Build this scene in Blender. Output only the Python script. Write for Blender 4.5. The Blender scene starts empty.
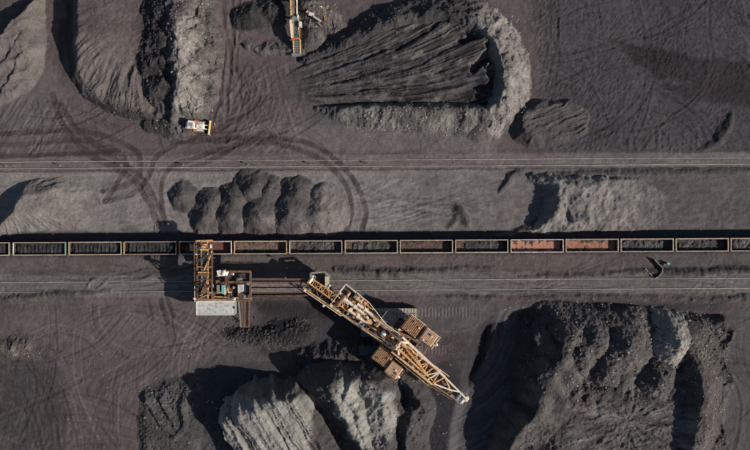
import bpy, math, random
import numpy as np
from mathutils import Vector, Matrix

random.seed(7)
scene = bpy.context.scene
col = scene.collection

# ------------------------------------------------------------------ camera, sky, sun, exposure
CAM_H = 150.0            # metres above the ground, looking straight down
S = 0.25                 # metres on the ground for one pixel of the 750 x 450 photograph
cam_d = bpy.data.cameras.new('camera')
cam_d.sensor_width = 36.0
cam_d.lens = 36.0 * CAM_H / (750 * S)
cam_d.clip_end = 6000.0
cam = bpy.data.objects.new('camera', cam_d)
cam.location = (0, 0, CAM_H)
cam.rotation_euler = (0, 0, 0)
col.objects.link(cam)
scene.camera = cam

SUN_EL, SUN_AZ = 31.0, -21.0         # degrees: low sun, from the right and a little from below in the picture
world = bpy.data.worlds.new('World')
scene.world = world
world.use_nodes = True
wn = world.node_tree.nodes
wl = world.node_tree.links
sky = wn.new('ShaderNodeTexSky')
sky.sky_type = 'NISHITA'
sky.sun_disc = False
sky.sun_elevation = math.radians(SUN_EL)
sky.sun_rotation = math.radians(90 - SUN_AZ)
wn['Background'].inputs['Strength'].default_value = 0.068
wl.new(sky.outputs['Color'], wn['Background'].inputs['Color'])

sun_d = bpy.data.lights.new('sun', 'SUN')
sun_d.energy = 5.0
sun_d.angle = math.radians(0.6)
sun_d.color = (1.0, 0.92, 0.845)
sun = bpy.data.objects.new('sun', sun_d)
_el, _az = math.radians(SUN_EL), math.radians(SUN_AZ)
sdir = Vector((math.cos(_el) * math.cos(_az), math.cos(_el) * math.sin(_az), math.sin(_el)))
sun.rotation_euler = sdir.to_track_quat('Z', 'Y').to_euler()
sun.location = sdir * 300
col.objects.link(sun)

scene.view_settings.view_transform = 'Standard'
scene.view_settings.look = 'None'
scene.view_settings.exposure = 0.0
scene.view_settings.gamma = 1.0
scene.view_settings.use_curve_mapping = False

# ------------------------------------------------------------------ helpers
def P(px, py, z=0.0):
    """the world point at height z that the photograph shows at pixel (px, py)"""
    k = S * (CAM_H - z) / CAM_H
    return Vector(((px - 375) * k, (225 - py) * k, z))

def G(px, py, z):
    """the ground plan position, in pixels, of a crest of height z seen at (px, py)"""
    k = (CAM_H - z) / CAM_H
    return (375 + (px - 375) * k, 225 + (py - 225) * k)

def tag(o, label=None, cat=None, group=None, kind=None):
    if label: o['label'] = label
    if cat: o['category'] = cat
    if group: o['group'] = group
    if kind: o['kind'] = kind
    return o

def empty(name, loc, label=None, cat=None, group=None):
    o = bpy.data.objects.new(name, None)
    o.empty_display_size = 0.5
    o.location = loc
    col.objects.link(o)
    return tag(o, label, cat, group)

def world_loc(o):
    v = Vector(o.location)
    while o.parent:
        o = o.parent
        v += Vector(o.location)
    return v

class MB:
    def __init__(self):
        self.v, self.f = [], []
    def add(self, vs, fs):
        b = len(self.v)
        self.v += [tuple(x) for x in vs]
        self.f += [tuple(b + i for i in f) for f in fs]
        return self
    def box(self, c, size, rz=0.0, mat=None):
        sx, sy, sz = size[0] / 2, size[1] / 2, size[2] / 2
        m = mat if mat is not None else Matrix.Rotation(rz, 3, 'Z')
        vs = [Vector(c) + m @ Vector((x * sx, y * sy, z * sz)) for z in (-1, 1) for y in (-1, 1) for x in (-1, 1)]
        return self.add(vs, [(0, 2, 3, 1), (4, 5, 7, 6), (0, 1, 5, 4), (2, 6, 7, 3), (0, 4, 6, 2), (1, 3, 7, 5)])
    def beam(self, p, q, w, h=None):
        p, q = Vector(p), Vector(q)
        h = h or w
        d = q - p
        L = d.length
        d.normalize()
        up = Vector((0, 0, 1)) if abs(d.z) < 0.95 else Vector((0, 1, 0))
        y = up.cross(d).normalized()
        z = d.cross(y)
        m = Matrix((d, y, z)).transposed()
        return self.box((p + q) / 2, (L, w, h), mat=m)
    def cyl(self, p, q, r, n=12, r2=None):
        p, q = Vector(p), Vector(q)
        r2 = r if r2 is None else r2
        d = (q - p).normalized()
        up = Vector((0, 0, 1)) if abs(d.z) < 0.9 else Vector((1, 0, 0))
        a = up.cross(d).normalized()
        b = d.cross(a)
        vs = []
        for k in range(n):
            t = 2 * math.pi * k / n
            vs.append(p + (a * math.cos(t) + b * math.sin(t)) * r)
        for k in range(n):
            t = 2 * math.pi * k / n
            vs.append(q + (a * math.cos(t) + b * math.sin(t)) * r2)
        fs = [(k, (k + 1) % n, n + (k + 1) % n, n + k) for k in range(n)]
        fs += [tuple(reversed(range(n))), tuple(range(n, 2 * n))]
        return self.add(vs, fs)
    def prism(self, pts, z0, z1):
        n = len(pts)
        vs = [(x, y, z0) for x, y in pts] + [(x, y, z1) for x, y in pts]
        fs = [(k, (k + 1) % n, n + (k + 1) % n, n + k) for k in range(n)]
        fs += [tuple(reversed(range(n))), tuple(range(n, 2 * n))]
        return self.add(vs, fs)
    def extrude(self, prof, p, along, side):
        """profile of (a, z) points along unit 'side', extruded by vector 'along' from p"""
        n = len(prof)
        p, along, side = Vector(p), Vector(along), Vector(side)
        vs = [p + side * a + Vector((0, 0, z)) for a, z in prof]
        vs += [v + along for v in vs]
        fs = [(k, (k + 1) % n, n + (k + 1) % n, n + k) for k in range(n)]
        fs += [tuple(reversed(range(n))), tuple(range(n, 2 * n))]
        return self.add(vs, fs)
    def build(self, name, mat, parent=None, label=None, cat=None, group=None, kind=None, origin=None):
        """one mesh object; vertices are world coordinates unless the parent sits at the origin"""
        o_at = Vector(origin) if origin is not None else Vector((0, 0, 0))
        base = world_loc(parent) if parent else Vector((0, 0, 0))
        off = o_at if parent is None else base
        me = bpy.data.meshes.new(name)
        me.from_pydata([tuple(Vector(v) - off) for v in self.v], [], self.f)
        me.materials.append(mat)
        me.update()
        o = bpy.data.objects.new(name, me)
        if parent is None:
            o.location = o_at
        else:
            o.parent = parent
        col.objects.link(o)
        return tag(o, label, cat, group, kind)

def bm_fix_normals(me):
    import bmesh
    b = bmesh.new(); b.from_mesh(me)
    bmesh.ops.recalc_face_normals(b, faces=b.faces)
    b.to_mesh(me); b.free()

def children(o):
    return [c for c in bpy.data.objects if c.parent == o]

def copy_tree(src, kids, parent=None):
    """a copy of a thing, its parts and their sub-parts (kids: children by object name, made once)"""
    c = src.copy()
    col.objects.link(c)
    c.parent = parent
    for ch in kids.get(src.name, []):
        copy_tree(ch, kids, c)
    return c

def kid_table():
    t = {}
    for o in bpy.data.objects:
        if o.parent:
            t.setdefault(o.parent.name, []).append(o)
    return t

# ------------------------------------------------------------------ materials
def new_mat(name):
    m = bpy.data.materials.new(name)
    m.use_nodes = True
    nt = m.node_tree
    b = nt.nodes['Principled BSDF']
    return m, nt, b

def paint(name, c1, c2=None, rough=0.7, metal=0.0, scale=1.2, dirt=(0.035, 0.03, 0.03), dirt_amt=0.35, rust=None, rust_amt=0.0, spec=0.3):
    """weathered paint or steel: two tones, dust and rust patches, in world space"""
    m, nt, b = new_mat(name)
    n, l = nt.nodes, nt.links
    geo = n.new('ShaderNodeNewGeometry')
    c2 = c2 or tuple(x * 0.7 for x in c1)
    def noise(sc, detail=6, rgh=0.65):
        t = n.new('ShaderNodeTexNoise')
        t.inputs['Scale'].default_value = sc
        t.inputs['Detail'].default_value = detail
        t.inputs['Roughness'].default_value = rgh
        l.new(geo.outputs['Position'], t.inputs['Vector'])
        return t
    def ramp(src, lo, hi):
        r = n.new('ShaderNodeMapRange')
        r.inputs['From Min'].default_value = lo
        r.inputs['From Max'].default_value = hi
        l.new(src, r.inputs['Value'])
        return r.outputs['Result']
    def mix(fac, a, bcol):
        x = n.new('ShaderNodeMix'); x.data_type = 'RGBA'
        l.new(fac, x.inputs['Factor'])
        for sock, val in ((x.inputs['A'], a), (x.inputs['B'], bcol)):
            if isinstance(val, tuple): sock.default_value = (*val, 1)
            else: l.new(val, sock)
        return x.outputs['Result']
    f1 = ramp(noise(scale).outputs['Fac'], 0.35, 0.65)
    colr = mix(f1, c1, c2)
    if rust:
        f3 = ramp(noise(scale * 2.3, 8, 0.7).outputs['Fac'], 0.62 - 0.35 * rust_amt, 0.74 - 0.25 * rust_amt)
        colr = mix(f3, colr, rust)
    if dirt_amt > 0:
        f2 = ramp(noise(scale * 4.1, 8, 0.7).outputs['Fac'], 0.66 - 0.3 * dirt_amt, 0.8 - 0.2 * dirt_amt)
        colr = mix(f2, colr, dirt)
    l.new(colr, b.inputs['Base Color'])
    b.inputs['Roughness'].default_value = rough
    b.inputs['Metallic'].default_value = metal
    b.inputs['Specular IOR Level'].default_value = spec
    bp = n.new('ShaderNodeBump')
    bp.inputs['Strength'].default_value = 0.25
    bp.inputs['Distance'].default_value = 0.03
    l.new(noise(9.0, 4).outputs['Fac'], bp.inputs['Height'])
    l.new(bp.outputs['Normal'], b.inputs['Normal'])
    return m

def earth(name, bump=0.25, pebble=0.5, grain=1.0, rough=0.95, spec=0.12, scale=1.0):
    """soil or coal: own colour from the vertex colours, grain and clods from noise"""
    m, nt, b = new_mat(name)
    n, l = nt.nodes, nt.links
    at = n.new('ShaderNodeAttribute'); at.attribute_name = 'Col'
    geo = n.new('ShaderNodeNewGeometry')
    def noise(sc, detail, rgh):
        t = n.new('ShaderNodeTexNoise')
        t.inputs['Scale'].default_value = sc * scale
        t.inputs['Detail'].default_value = detail
        t.inputs['Roughness'].default_value = rgh
        l.new(geo.outputs['Position'], t.inputs['Vector'])
        return t.outputs['Fac']
    fine = noise(3.2, 5, 0.75)
    mid = noise(0.55, 6, 0.65)
    r1 = n.new('ShaderNodeMapRange')
    r1.inputs['From Min'].default_value = 0.34; r1.inputs['From Max'].default_value = 0.66
    r1.inputs['To Min'].default_value = 1 - 0.42 * grain; r1.inputs['To Max'].default_value = 1 + 0.42 * grain
    l.new(fine, r1.inputs['Value'])
    r2 = n.new('ShaderNodeMapRange')
    r2.inputs['From Min'].default_value = 0.3; r2.inputs['From Max'].default_value = 0.7
    r2.inputs['To Min'].default_value = 0.8; r2.inputs['To Max'].default_value = 1.2
    l.new(mid, r2.inputs['Value'])
    mu = n.new('ShaderNodeMath'); mu.operation = 'MULTIPLY'
    l.new(r1.outputs['Result'], mu.inputs[0]); l.new(r2.outputs['Result'], mu.inputs[1])
    vm = n.new('ShaderNodeVectorMath'); vm.operation = 'SCALE'
    l.new(at.outputs['Color'], vm.inputs[0]); l.new(mu.outputs[0], vm.inputs['Scale'])
    l.new(vm.outputs['Vector'], b.inputs['Base Color'])
    b.inputs['Roughness'].default_value = rough
    b.inputs['Specular IOR Level'].default_value = spec
    h1 = noise(1.3, 9, 0.74)
    # clods and stones: two sizes of warped cells, only where the noise lets them lie
    nd = n.new('ShaderNodeTexNoise'); nd.inputs['Scale'].default_value = 1.1; nd.inputs['Detail'].default_value = 3
    l.new(geo.outputs['Position'], nd.inputs['Vector'])
    wv = n.new('ShaderNodeVectorMath'); wv.operation = 'MULTIPLY_ADD'
    l.new(nd.outputs['Color'], wv.inputs[0]); wv.inputs[1].default_value = (0.9, 0.9, 0.9); l.new(geo.outputs['Position'], wv.inputs[2])
    acc = h1
    for sc, wt in ((0.95, 0.55), (2.4, 0.3)):
        vor = n.new('ShaderNodeTexVoronoi'); vor.inputs['Scale'].default_value = sc * scale
        l.new(wv.outputs['Vector'], vor.inputs['Vector'])
        msk = n.new('ShaderNodeMapRange'); msk.inputs['From Min'].default_value = 0.45; msk.inputs['From Max'].default_value = 0.7
        l.new(noise(0.35 * sc, 3, 0.6), msk.inputs['Value'])
        inv = n.new('ShaderNodeMath'); inv.operation = 'SUBTRACT'; inv.inputs[0].default_value = 0.5; inv.use_clamp = True
        l.new(vor.outputs['Distance'], inv.inputs[1])
        mm = n.new('ShaderNodeMath'); mm.operation = 'MULTIPLY'
        l.new(inv.outputs[0], mm.inputs[0]); l.new(msk.outputs['Result'], mm.inputs[1])
        ad = n.new('ShaderNodeMath'); ad.operation = 'MULTIPLY_ADD'
        l.new(mm.outputs[0], ad.inputs[0]); ad.inputs[1].default_value = pebble * wt * 2; l.new(acc, ad.inputs[2])
        acc = ad.outputs[0]
    pm = n.new('ShaderNodeMapRange'); pm.inputs['From Min'].default_value = 0.38; pm.inputs['From Max'].default_value = 0.64
    pm.inputs['To Min'].default_value = 0.18; pm.inputs['To Max'].default_value = 1.0
    l.new(noise(0.13, 4, 0.6), pm.inputs['Value'])
    ph = n.new('ShaderNodeMath'); ph.operation = 'MULTIPLY'
    l.new(acc, ph.inputs[0]); l.new(pm.outputs['Result'], ph.inputs[1])
    bp = n.new('ShaderNodeBump')
    bp.inputs['Strength'].default_value = 1.0
    bp.inputs['Distance'].default_value = bump
    l.new(ph.outputs[0], bp.inputs['Height'])
    l.new(bp.outputs['Normal'], b.inputs['Normal'])
    return m

M = {}
M['soil'] = earth('packed_soil', 0.26, 0.25, 0.7)
M['spoil'] = earth('loose_spoil', 0.38, 0.5, 0.75)
M['rubble'] = earth('coarse_rubble', 0.8, 1.3, 1.0)
M['coal'] = earth('coal_slack', 0.9, 1.1, 1.3, rough=0.8, spec=0.25)
ORG = (0.78, 0.43, 0.165); RUST = (0.16, 0.062, 0.03)
M['orange'] = paint('orange_steel', ORG, (0.58, 0.27, 0.1), 0.55, rust=RUST, rust_amt=0.3, dirt_amt=0.35)
M['ochre'] = paint('ochre_steel', (0.8, 0.54, 0.25), (0.64, 0.39, 0.16), 0.6, rust=RUST, rust_amt=0.4, dirt_amt=0.35)
M['cream'] = paint('cream_steel', (0.86, 0.77, 0.62), (0.76, 0.61, 0.44), 0.6, rust=RUST, rust_amt=0.25, dirt_amt=0.3)
M['rusty'] = paint('rusty_steel', (0.34, 0.19, 0.1), (0.18, 0.105, 0.062), 0.8, rust=(0.3, 0.13, 0.06), rust_amt=0.3, dirt_amt=0.5)
M['roofbrown'] = paint('brown_roof_sheet', (0.52, 0.32, 0.17), (0.34, 0.19, 0.1), 0.65, rust=(0.12, 0.06, 0.035), rust_amt=0.3, dirt_amt=0.3)
M['rooftan'] = paint('tan_roof_sheet', (0.74, 0.54, 0.37), (0.58, 0.37, 0.22), 0.65, dirt_amt=0.3)
M['corroded'] = paint('corroded_steel', (0.2, 0.115, 0.07), (0.085, 0.06, 0.048), 0.8, scale=1.6, rust=(0.42, 0.21, 0.1), rust_amt=0.3, dirt_amt=0.55)
M['dark'] = paint('dark_steel', (0.05, 0.046, 0.045), (0.075, 0.062, 0.055), 0.7, dirt_amt=0.3)
M['grey'] = paint('grey_steel', (0.27, 0.27, 0.25), (0.19, 0.18, 0.165), 0.65, dirt_amt=0.4)
M['palegrey'] = paint('pale_roof', (0.60, 0.61, 0.57), (0.46, 0.47, 0.43), 0.7, scale=0.4, dirt=(0.2, 0.19, 0.165), dirt_amt=0.55)
M['white'] = paint('white_paint', (0.78, 0.76, 0.7), (0.62, 0.6, 0.54), 0.5, dirt=(0.2, 0.18, 0.15), dirt_amt=0.25)
M['teal'] = paint('teal_paint', (0.12, 0.46, 0.44), (0.16, 0.38, 0.37), 0.5, dirt_amt=0.2)
M['tealdark'] = paint('faded_teal_plate', (0.085, 0.14, 0.14), (0.06, 0.09, 0.09), 0.6, dirt_amt=0.35)
M['belt'] = paint('conveyor_belt', (0.035, 0.036, 0.038), (0.06, 0.058, 0.056), 0.75, dirt_amt=0.3)
M['dustbelt'] = paint('dusty_conveyor_belt', (0.23, 0.195, 0.165), (0.11, 0.095, 0.085), 0.85, scale=1.6, dirt_amt=0.4)
M['signal'] = paint('orange_paint', (0.72, 0.2, 0.045), (0.62, 0.16, 0.04), 0.5, dirt_amt=0.15)
M['yellow'] = paint('yellow_paint', (0.62, 0.42, 0.14), (0.55, 0.34, 0.1), 0.5, dirt_amt=0.25)
M['rail'] = paint('worn_rail', (0.4, 0.37, 0.33), (0.24, 0.2, 0.17), 0.5, metal=0.0, scale=0.5, dirt_amt=0.4, dirt=(0.15, 0.125, 0.11))
M['timber'] = paint('old_timber', (0.11, 0.09, 0.075), (0.07, 0.058, 0.05), 0.9)
M['glass'] = paint('cab_glass', (0.05, 0.065, 0.07), (0.04, 0.05, 0.055), 0.12, dirt_amt=0.1, spec=0.5)
# ------------------------------------------------------------------ noise and shape functions (pixel plan coordinates, heights in metres)
_rng = np.random.default_rng(11)
_perm = np.concatenate([_rng.permutation(512)] * 2)
_ang = _rng.random(512) * 2 * np.pi
_gx, _gy = np.cos(_ang), np.sin(_ang)

def perlin(x, y, seed=0):
    x = x + seed * 17.31; y = y + seed * 9.73
    xi = np.floor(x).astype(np.int64); yi = np.floor(y).astype(np.int64)
    xf = x - xi; yf = y - yi
    u = xf * xf * xf * (xf * (xf * 6 - 15) + 10); v = yf * yf * yf * (yf * (yf * 6 - 15) + 10)
    def g(ix, iy, dx, dy):
        k = _perm[(_perm[ix & 511] + iy) & 511]
        return _gx[k] * dx + _gy[k] * dy
    a = g(xi, yi, xf, yf); b = g(xi + 1, yi, xf - 1, yf)
    c = g(xi, yi + 1, xf, yf - 1); d = g(xi + 1, yi + 1, xf - 1, yf - 1)
    return ((a + u * (b - a)) + v * ((c + u * (d - c)) - (a + u * (b - a)))) * 1.5

def fbm(x, y, scale, octv=4, seed=0, gain=0.55):
    f, a, s, t = 1.0 / scale, 1.0, 0.0, 0.0
    for k in range(octv):
        s = s + a * perlin(x * f, y * f, seed + k * 3.1)
        t += a
        f *= 2.07; a *= gain
    return s / t * 1.35

def ridged(x, y, scale, octv=4, seed=0):
    f, a, s, t = 1.0 / scale, 1.0, 0.0, 0.0
    for k in range(octv):
        s = s + a * (1 - 2 * np.abs(perlin(x * f, y * f, seed + k * 5.3)))
        t += a
        f *= 2.11; a *= 0.5
    return s / t

def sstep(a, b, x):
    t = np.clip((x - a) / (b - a), 0, 1)
    return t * t * (3 - 2 * t)

def smooth_pts(pts, n=6, closed=False):
    """Catmull-Rom through the points"""
    p = np.array(pts, float)
    out = []
    N = len(p)
    for i in range(N if closed else N - 1):
        a, b = p[i], p[(i + 1) % N]
        pa = p[i - 1] if (i > 0 or closed) else 2 * a - b
        pb = p[(i + 2) % N] if (i + 2 < N or closed) else 2 * b - a
        for k in range(n):
            t = k / n
            out.append(0.5 * ((2 * a) + (b - pa) * t + (2 * pa - 5 * a + 4 * b - pb) * t * t + (3 * a - pa - 3 * b + pb) * t ** 3))
    if not closed: out.append(p[-1])
    return np.array(out)

def sd_poly(U, V, poly):
    """signed distance in pixels, positive inside"""
    p = np.array(poly, float)
    d2 = np.full(U.shape, 1e12); ins = np.zeros(U.shape, bool)
    N = len(p)
    for i in range(N):
        ax, ay = p[i]; bx, by = p[(i + 1) % N]
        ex, ey = bx - ax, by - ay
        t = np.clip(((U - ax) * ex + (V - ay) * ey) / (ex * ex + ey * ey + 1e-9), 0, 1)
        d2 = np.minimum(d2, (U - ax - t * ex) ** 2 + (V - ay - t * ey) ** 2)
        c = ((ay > V) != (by > V)) & (U < ex * (V - ay) / (ey if abs(ey) > 1e-9 else 1e-9) + ax)
        ins ^= c
    d = np.sqrt(d2)
    return np.where(ins, d, -d)

def line_dist(U, V, pts):
    """distance to a polyline, and the arc length of the nearest point"""
    p = np.array(pts, float)[:, :2]
    best = np.full(U.shape, 1e9); arc = np.zeros(U.shape); side = np.zeros(U.shape)
    L = 0.0
    for i in range(len(p) - 1):
        ax, ay = p[i]; ex, ey = p[i + 1] - p[i]
        l = math.hypot(ex, ey) + 1e-9
        t = np.clip(((U - ax) * ex + (V - ay) * ey) / (l * l), 0, 1)
        dx, dy = U - ax - t * ex, V - ay - t * ey
        d = np.sqrt(dx * dx + dy * dy)
        m = d < best
        best = np.where(m, d, best); arc = np.where(m, L + t * l, arc)
        side = np.where(m, ex * dy - ey * dx, side)
        L += l
    return best, arc, side

def ridge(U, V, pts, sl, sr, flat=0.0, lean=True, rr=1.2):
    """crest line [(px, py, z)] seen in the photograph; sl, sr: fall in metres per pixel on its left and right hand"""
    q = [(*G(x, y, z), z) for x, y, z in pts] if lean else pts
    h = np.full(U.shape, -9.0)
    for i in range(len(q) - 1):
        ax, ay, az = q[i]; bx, by, bz = q[i + 1]
        ex, ey = bx - ax, by - ay
        l2 = ex * ex + ey * ey + 1e-9
        t = np.clip(((U - ax) * ex + (V - ay) * ey) / l2, 0, 1)
        dx, dy = U - ax - t * ex, V - ay - t * ey
        d = np.sqrt(dx * dx + dy * dy + rr * rr) - rr
        left = (ex * dy - ey * dx) < 0           # pixel rows run downwards
        s = np.where(left, sl, sr)
        hh = az + t * (bz - az) - s * np.maximum(0, d - flat)
        h = np.maximum(h, hh)
    return h

def cone(U, V, px, py, z, slope=0.16, r0=2.5, sx=1.0, sy=1.0, lean=True):
    cx, cy = G(px, py, z) if lean else (px, py)
    d = np.sqrt(((U - cx) / sx) ** 2 + ((V - cy) / sy) ** 2 + r0 * r0) - r0
    return z - slope * d

def smax(a, b, k=0.5):
    h = np.clip(0.5 + 0.5 * (a - b) / k, 0, 1)
    return b + (a - b) * h + k * h * (1 - h)
def smin(a, b, k=0.5):
    return -smax(-a, -b, k)

def blend(c, colr, w):
    w = np.clip(w, 0, 1)[..., None]
    return c * (1 - w) + np.array(colr) * w

def tone(U, V, c1, c2, scale=30, seed=0, sharp=0.5):
    w = np.clip(0.5 + fbm(U, V, scale, 5, seed) / sharp * 0.5, 0, 1)[..., None]
    return np.array(c1) * (1 - w) + np.array(c2) * w

# ------------------------------------------------------------------ ground
TAN = (0.232, 0.212, 0.188); BROWN = (0.135, 0.107, 0.098); PLUM = (0.112, 0.089, 0.085)
DARK = (0.058, 0.052, 0.053); COAL = (0.032, 0.030, 0.032); GREY = (0.155, 0.143, 0.128)
PALE = (0.265, 0.245, 0.205); BLUE = (0.085, 0.088, 0.088)

def yl(base, U):                 # the railway lines run very slightly uphill to the right in the picture
    return base - 0.0058 * U

TRACKS = [   # dark wheel tracks pressed into the dust: (points, half width px, strength)
    ([(-10, 135), (30, 132), (75, 130), (110, 138), (132, 148), (140, 160), (137, 176), (120, 187), (102, 191)], 2.6, 0.55),
    ([(-10, 146), (35, 143), (85, 140), (112, 150), (125, 160), (122, 175), (104, 201)], 2.4, 0.4),
    ([(-10, 157), (40, 155), (90, 152), (118, 150)], 2.2, 0.55),
    ([(52, 95), (60, 120), (72, 138), (90, 155), (120, 170), (140, 188), (150, 205), (158, 225)], 3.2, 0.5),
    ([(60, 105), (75, 128), (100, 148), (135, 172), (152, 195), (166, 222)], 2.6, 0.5),
    ([(104, 201), (122, 197), (140, 188), (150, 170), (158, 155), (185, 140), (215, 130), (240, 116)], 2.6, 0.45),
    ([(163, 224), (161, 195), (163, 178), (172, 166), (195, 158), (225, 148), (262, 142), (300, 150), (328, 165), (345, 185), (351, 210), (346, 232)], 2.5, 0.6),
    ([(172, 142), (205, 140), (240, 138), (285, 139), (315, 146), (340, 164), (358, 188), (365, 212), (361, 233)], 2.5, 0.6),
    ([(275, 137), (262, 132), (240, 142), (215, 158), (190, 166)], 2.2, 0.35),
    ([(148, 300), (152, 318)], 1.8, 0.45), ([(160, 300), (166, 322)], 2.2, 0.45), ([(167, 299), (173, 316)], 2.0, 0.45),
    ([(136, 310), (160, 322), (180, 328)], 1.8, 0.3),
    ([(640, 150), (665, 120), (700, 92), (712, 60), (708, 10), (716, -20)], 1.3, 0.4),
    ([(560, 118), (590, 128), (630, 131), (670, 120), (700, 98), (715, 66)], 1.2, 0.45),
    ([(540, 55), (580, 50), (630, 38), (690, 8)], 1.2, 0.3),
    ([(0, 350), (30, 372), (52, 410), (60, 455)], 2.0, 0.3), ([(-5, 372), (20, 392), (38, 430), (42, 460)], 2.0, 0.3),
    ([(-5, 420), (40, 400), (80, 380)], 1.8, 0.25),
    ([(715, 365), (735, 385), (740, 420), (730, 460)], 1.6, 0.4), ([(705, 372), (722, 392), (722, 430), (715, 460)], 1.6, 0.4),
    ([(712, 366), (730, 362), (765, 366)], 1.6, 0.35), ([(716, 378), (740, 372), (765, 374)], 1.6, 0.3),
    ([(222, -20), (224, 40), (220, 90), (214, 120)], 1.6, 0.35), ([(232, -20), (233, 40), (228, 90), (226, 125)], 1.6, 0.35),
    ([(217, -20), (219, 40), (214, 90)], 1.2, 0.3), ([(238, -20), (240, 20), (235, 70)], 1.2, 0.3),
    ([(214, 122), (235, 118), (262, 104)], 1.0, 0.45), ([(214, 132), (240, 130), (272, 116)], 1.0, 0.45), ([(200, 138), (216, 142), (240, 136)], 1.0, 0.4),
    ([(255, 90), (235, 70), (228, 40)], 2.0, 0.25), ([(300, 92), (262, 98), (240, 120), (225, 140)], 3.0, 0.25),
]
PALE_TRACKS = [  # light scrape lines
    ([(672, 303), (690, 292), (706, 272), (714, 258)], 0.9, 0.4), ([(684, 304), (702, 290), (716, 272)], 0.9, 0.4),
    ([(512, 300), (520, 294), (530, 282)], 0.8, 0.3), ([(420, 330), (460, 331), (477, 324), (480, 310), (476, 300)], 0.5, 0.4),
]

PIT = [(466, 352), (474, 328), (490, 314), (515, 306), (545, 302), (560, 320), (556, 350), (544, 380), (528, 408), (506, 440), (500, 520), (440, 520), (448, 440), (452, 415), (460, 385)]
BENCH = [(504, 306), (497, 322), (494, 340), (490, 356), (482, 374), (472, 390), (460, 402), (440, 412)]
def line_arc(U, V):
    """the curved digging marks swing about the machine's boom"""
    return np.hypot(U - 428, (V - 322) * 0.85) + 0.12 * V
def pit_fields(U, V):
    """depth of the dug-out hollow beside the boom tip, and how far a point lies inside it"""
    dep = np.zeros(U.shape); ins = np.full(U.shape, -99.0); strip = np.zeros(U.shape)
    sel = (U > 425) & (U < 575) & (V > 290) & (V < 535)
    if sel.any():
        us = U[sel] + 2.5 * fbm(U[sel], V[sel], 22, 3, 301); vs = V[sel] + 2.5 * fbm(U[sel], V[sel], 22, 3, 302)
        d = sd_poly(us, vs, PIT)
        dd, arc, side = line_dist(us, vs, BENCH)
        low = sstep(0.5, 7, np.where(side > 0, dd, -dd))
        st = fbm(line_arc(us, vs), vs * 0.05, 3.0, 3, 33)
        dep[sel] = 2.2 * sstep(-1, 13, d) + (1.3 * low + 0.16 * st * (1 - low)) * sstep(3, 14, d)
        ins[sel] = d; strip[sel] = st * (1 - low) - 0.9 * low
    return dep, ins, strip
def ground_base(U, V):
    h = 0.16 * fbm(U, V, 60, 3, 1) + 0.05 * fbm(U, V, 9, 3, 5)
    # railway beds are levelled
    for base, hw, z in ((164.6, 8, 0.18), (248.6, 8, 0.12), (287.0, 12, 0.22)):
        w = 1 - sstep(hw, hw + 5, np.abs(V - yl(base, U)))
        h = h * (1 - 0.9 * w) + z * w
    # ditch on the near side of the train and in front of the spoil along the lower line
    h = h - pit_fields(U, V)[0]
    h -= 0.2 * np.exp(-((V - yl(309, U) + 3) / 5.0) ** 2) * sstep(560, 600, U) * (1 - sstep(722, 735, U))
    return h

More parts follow.
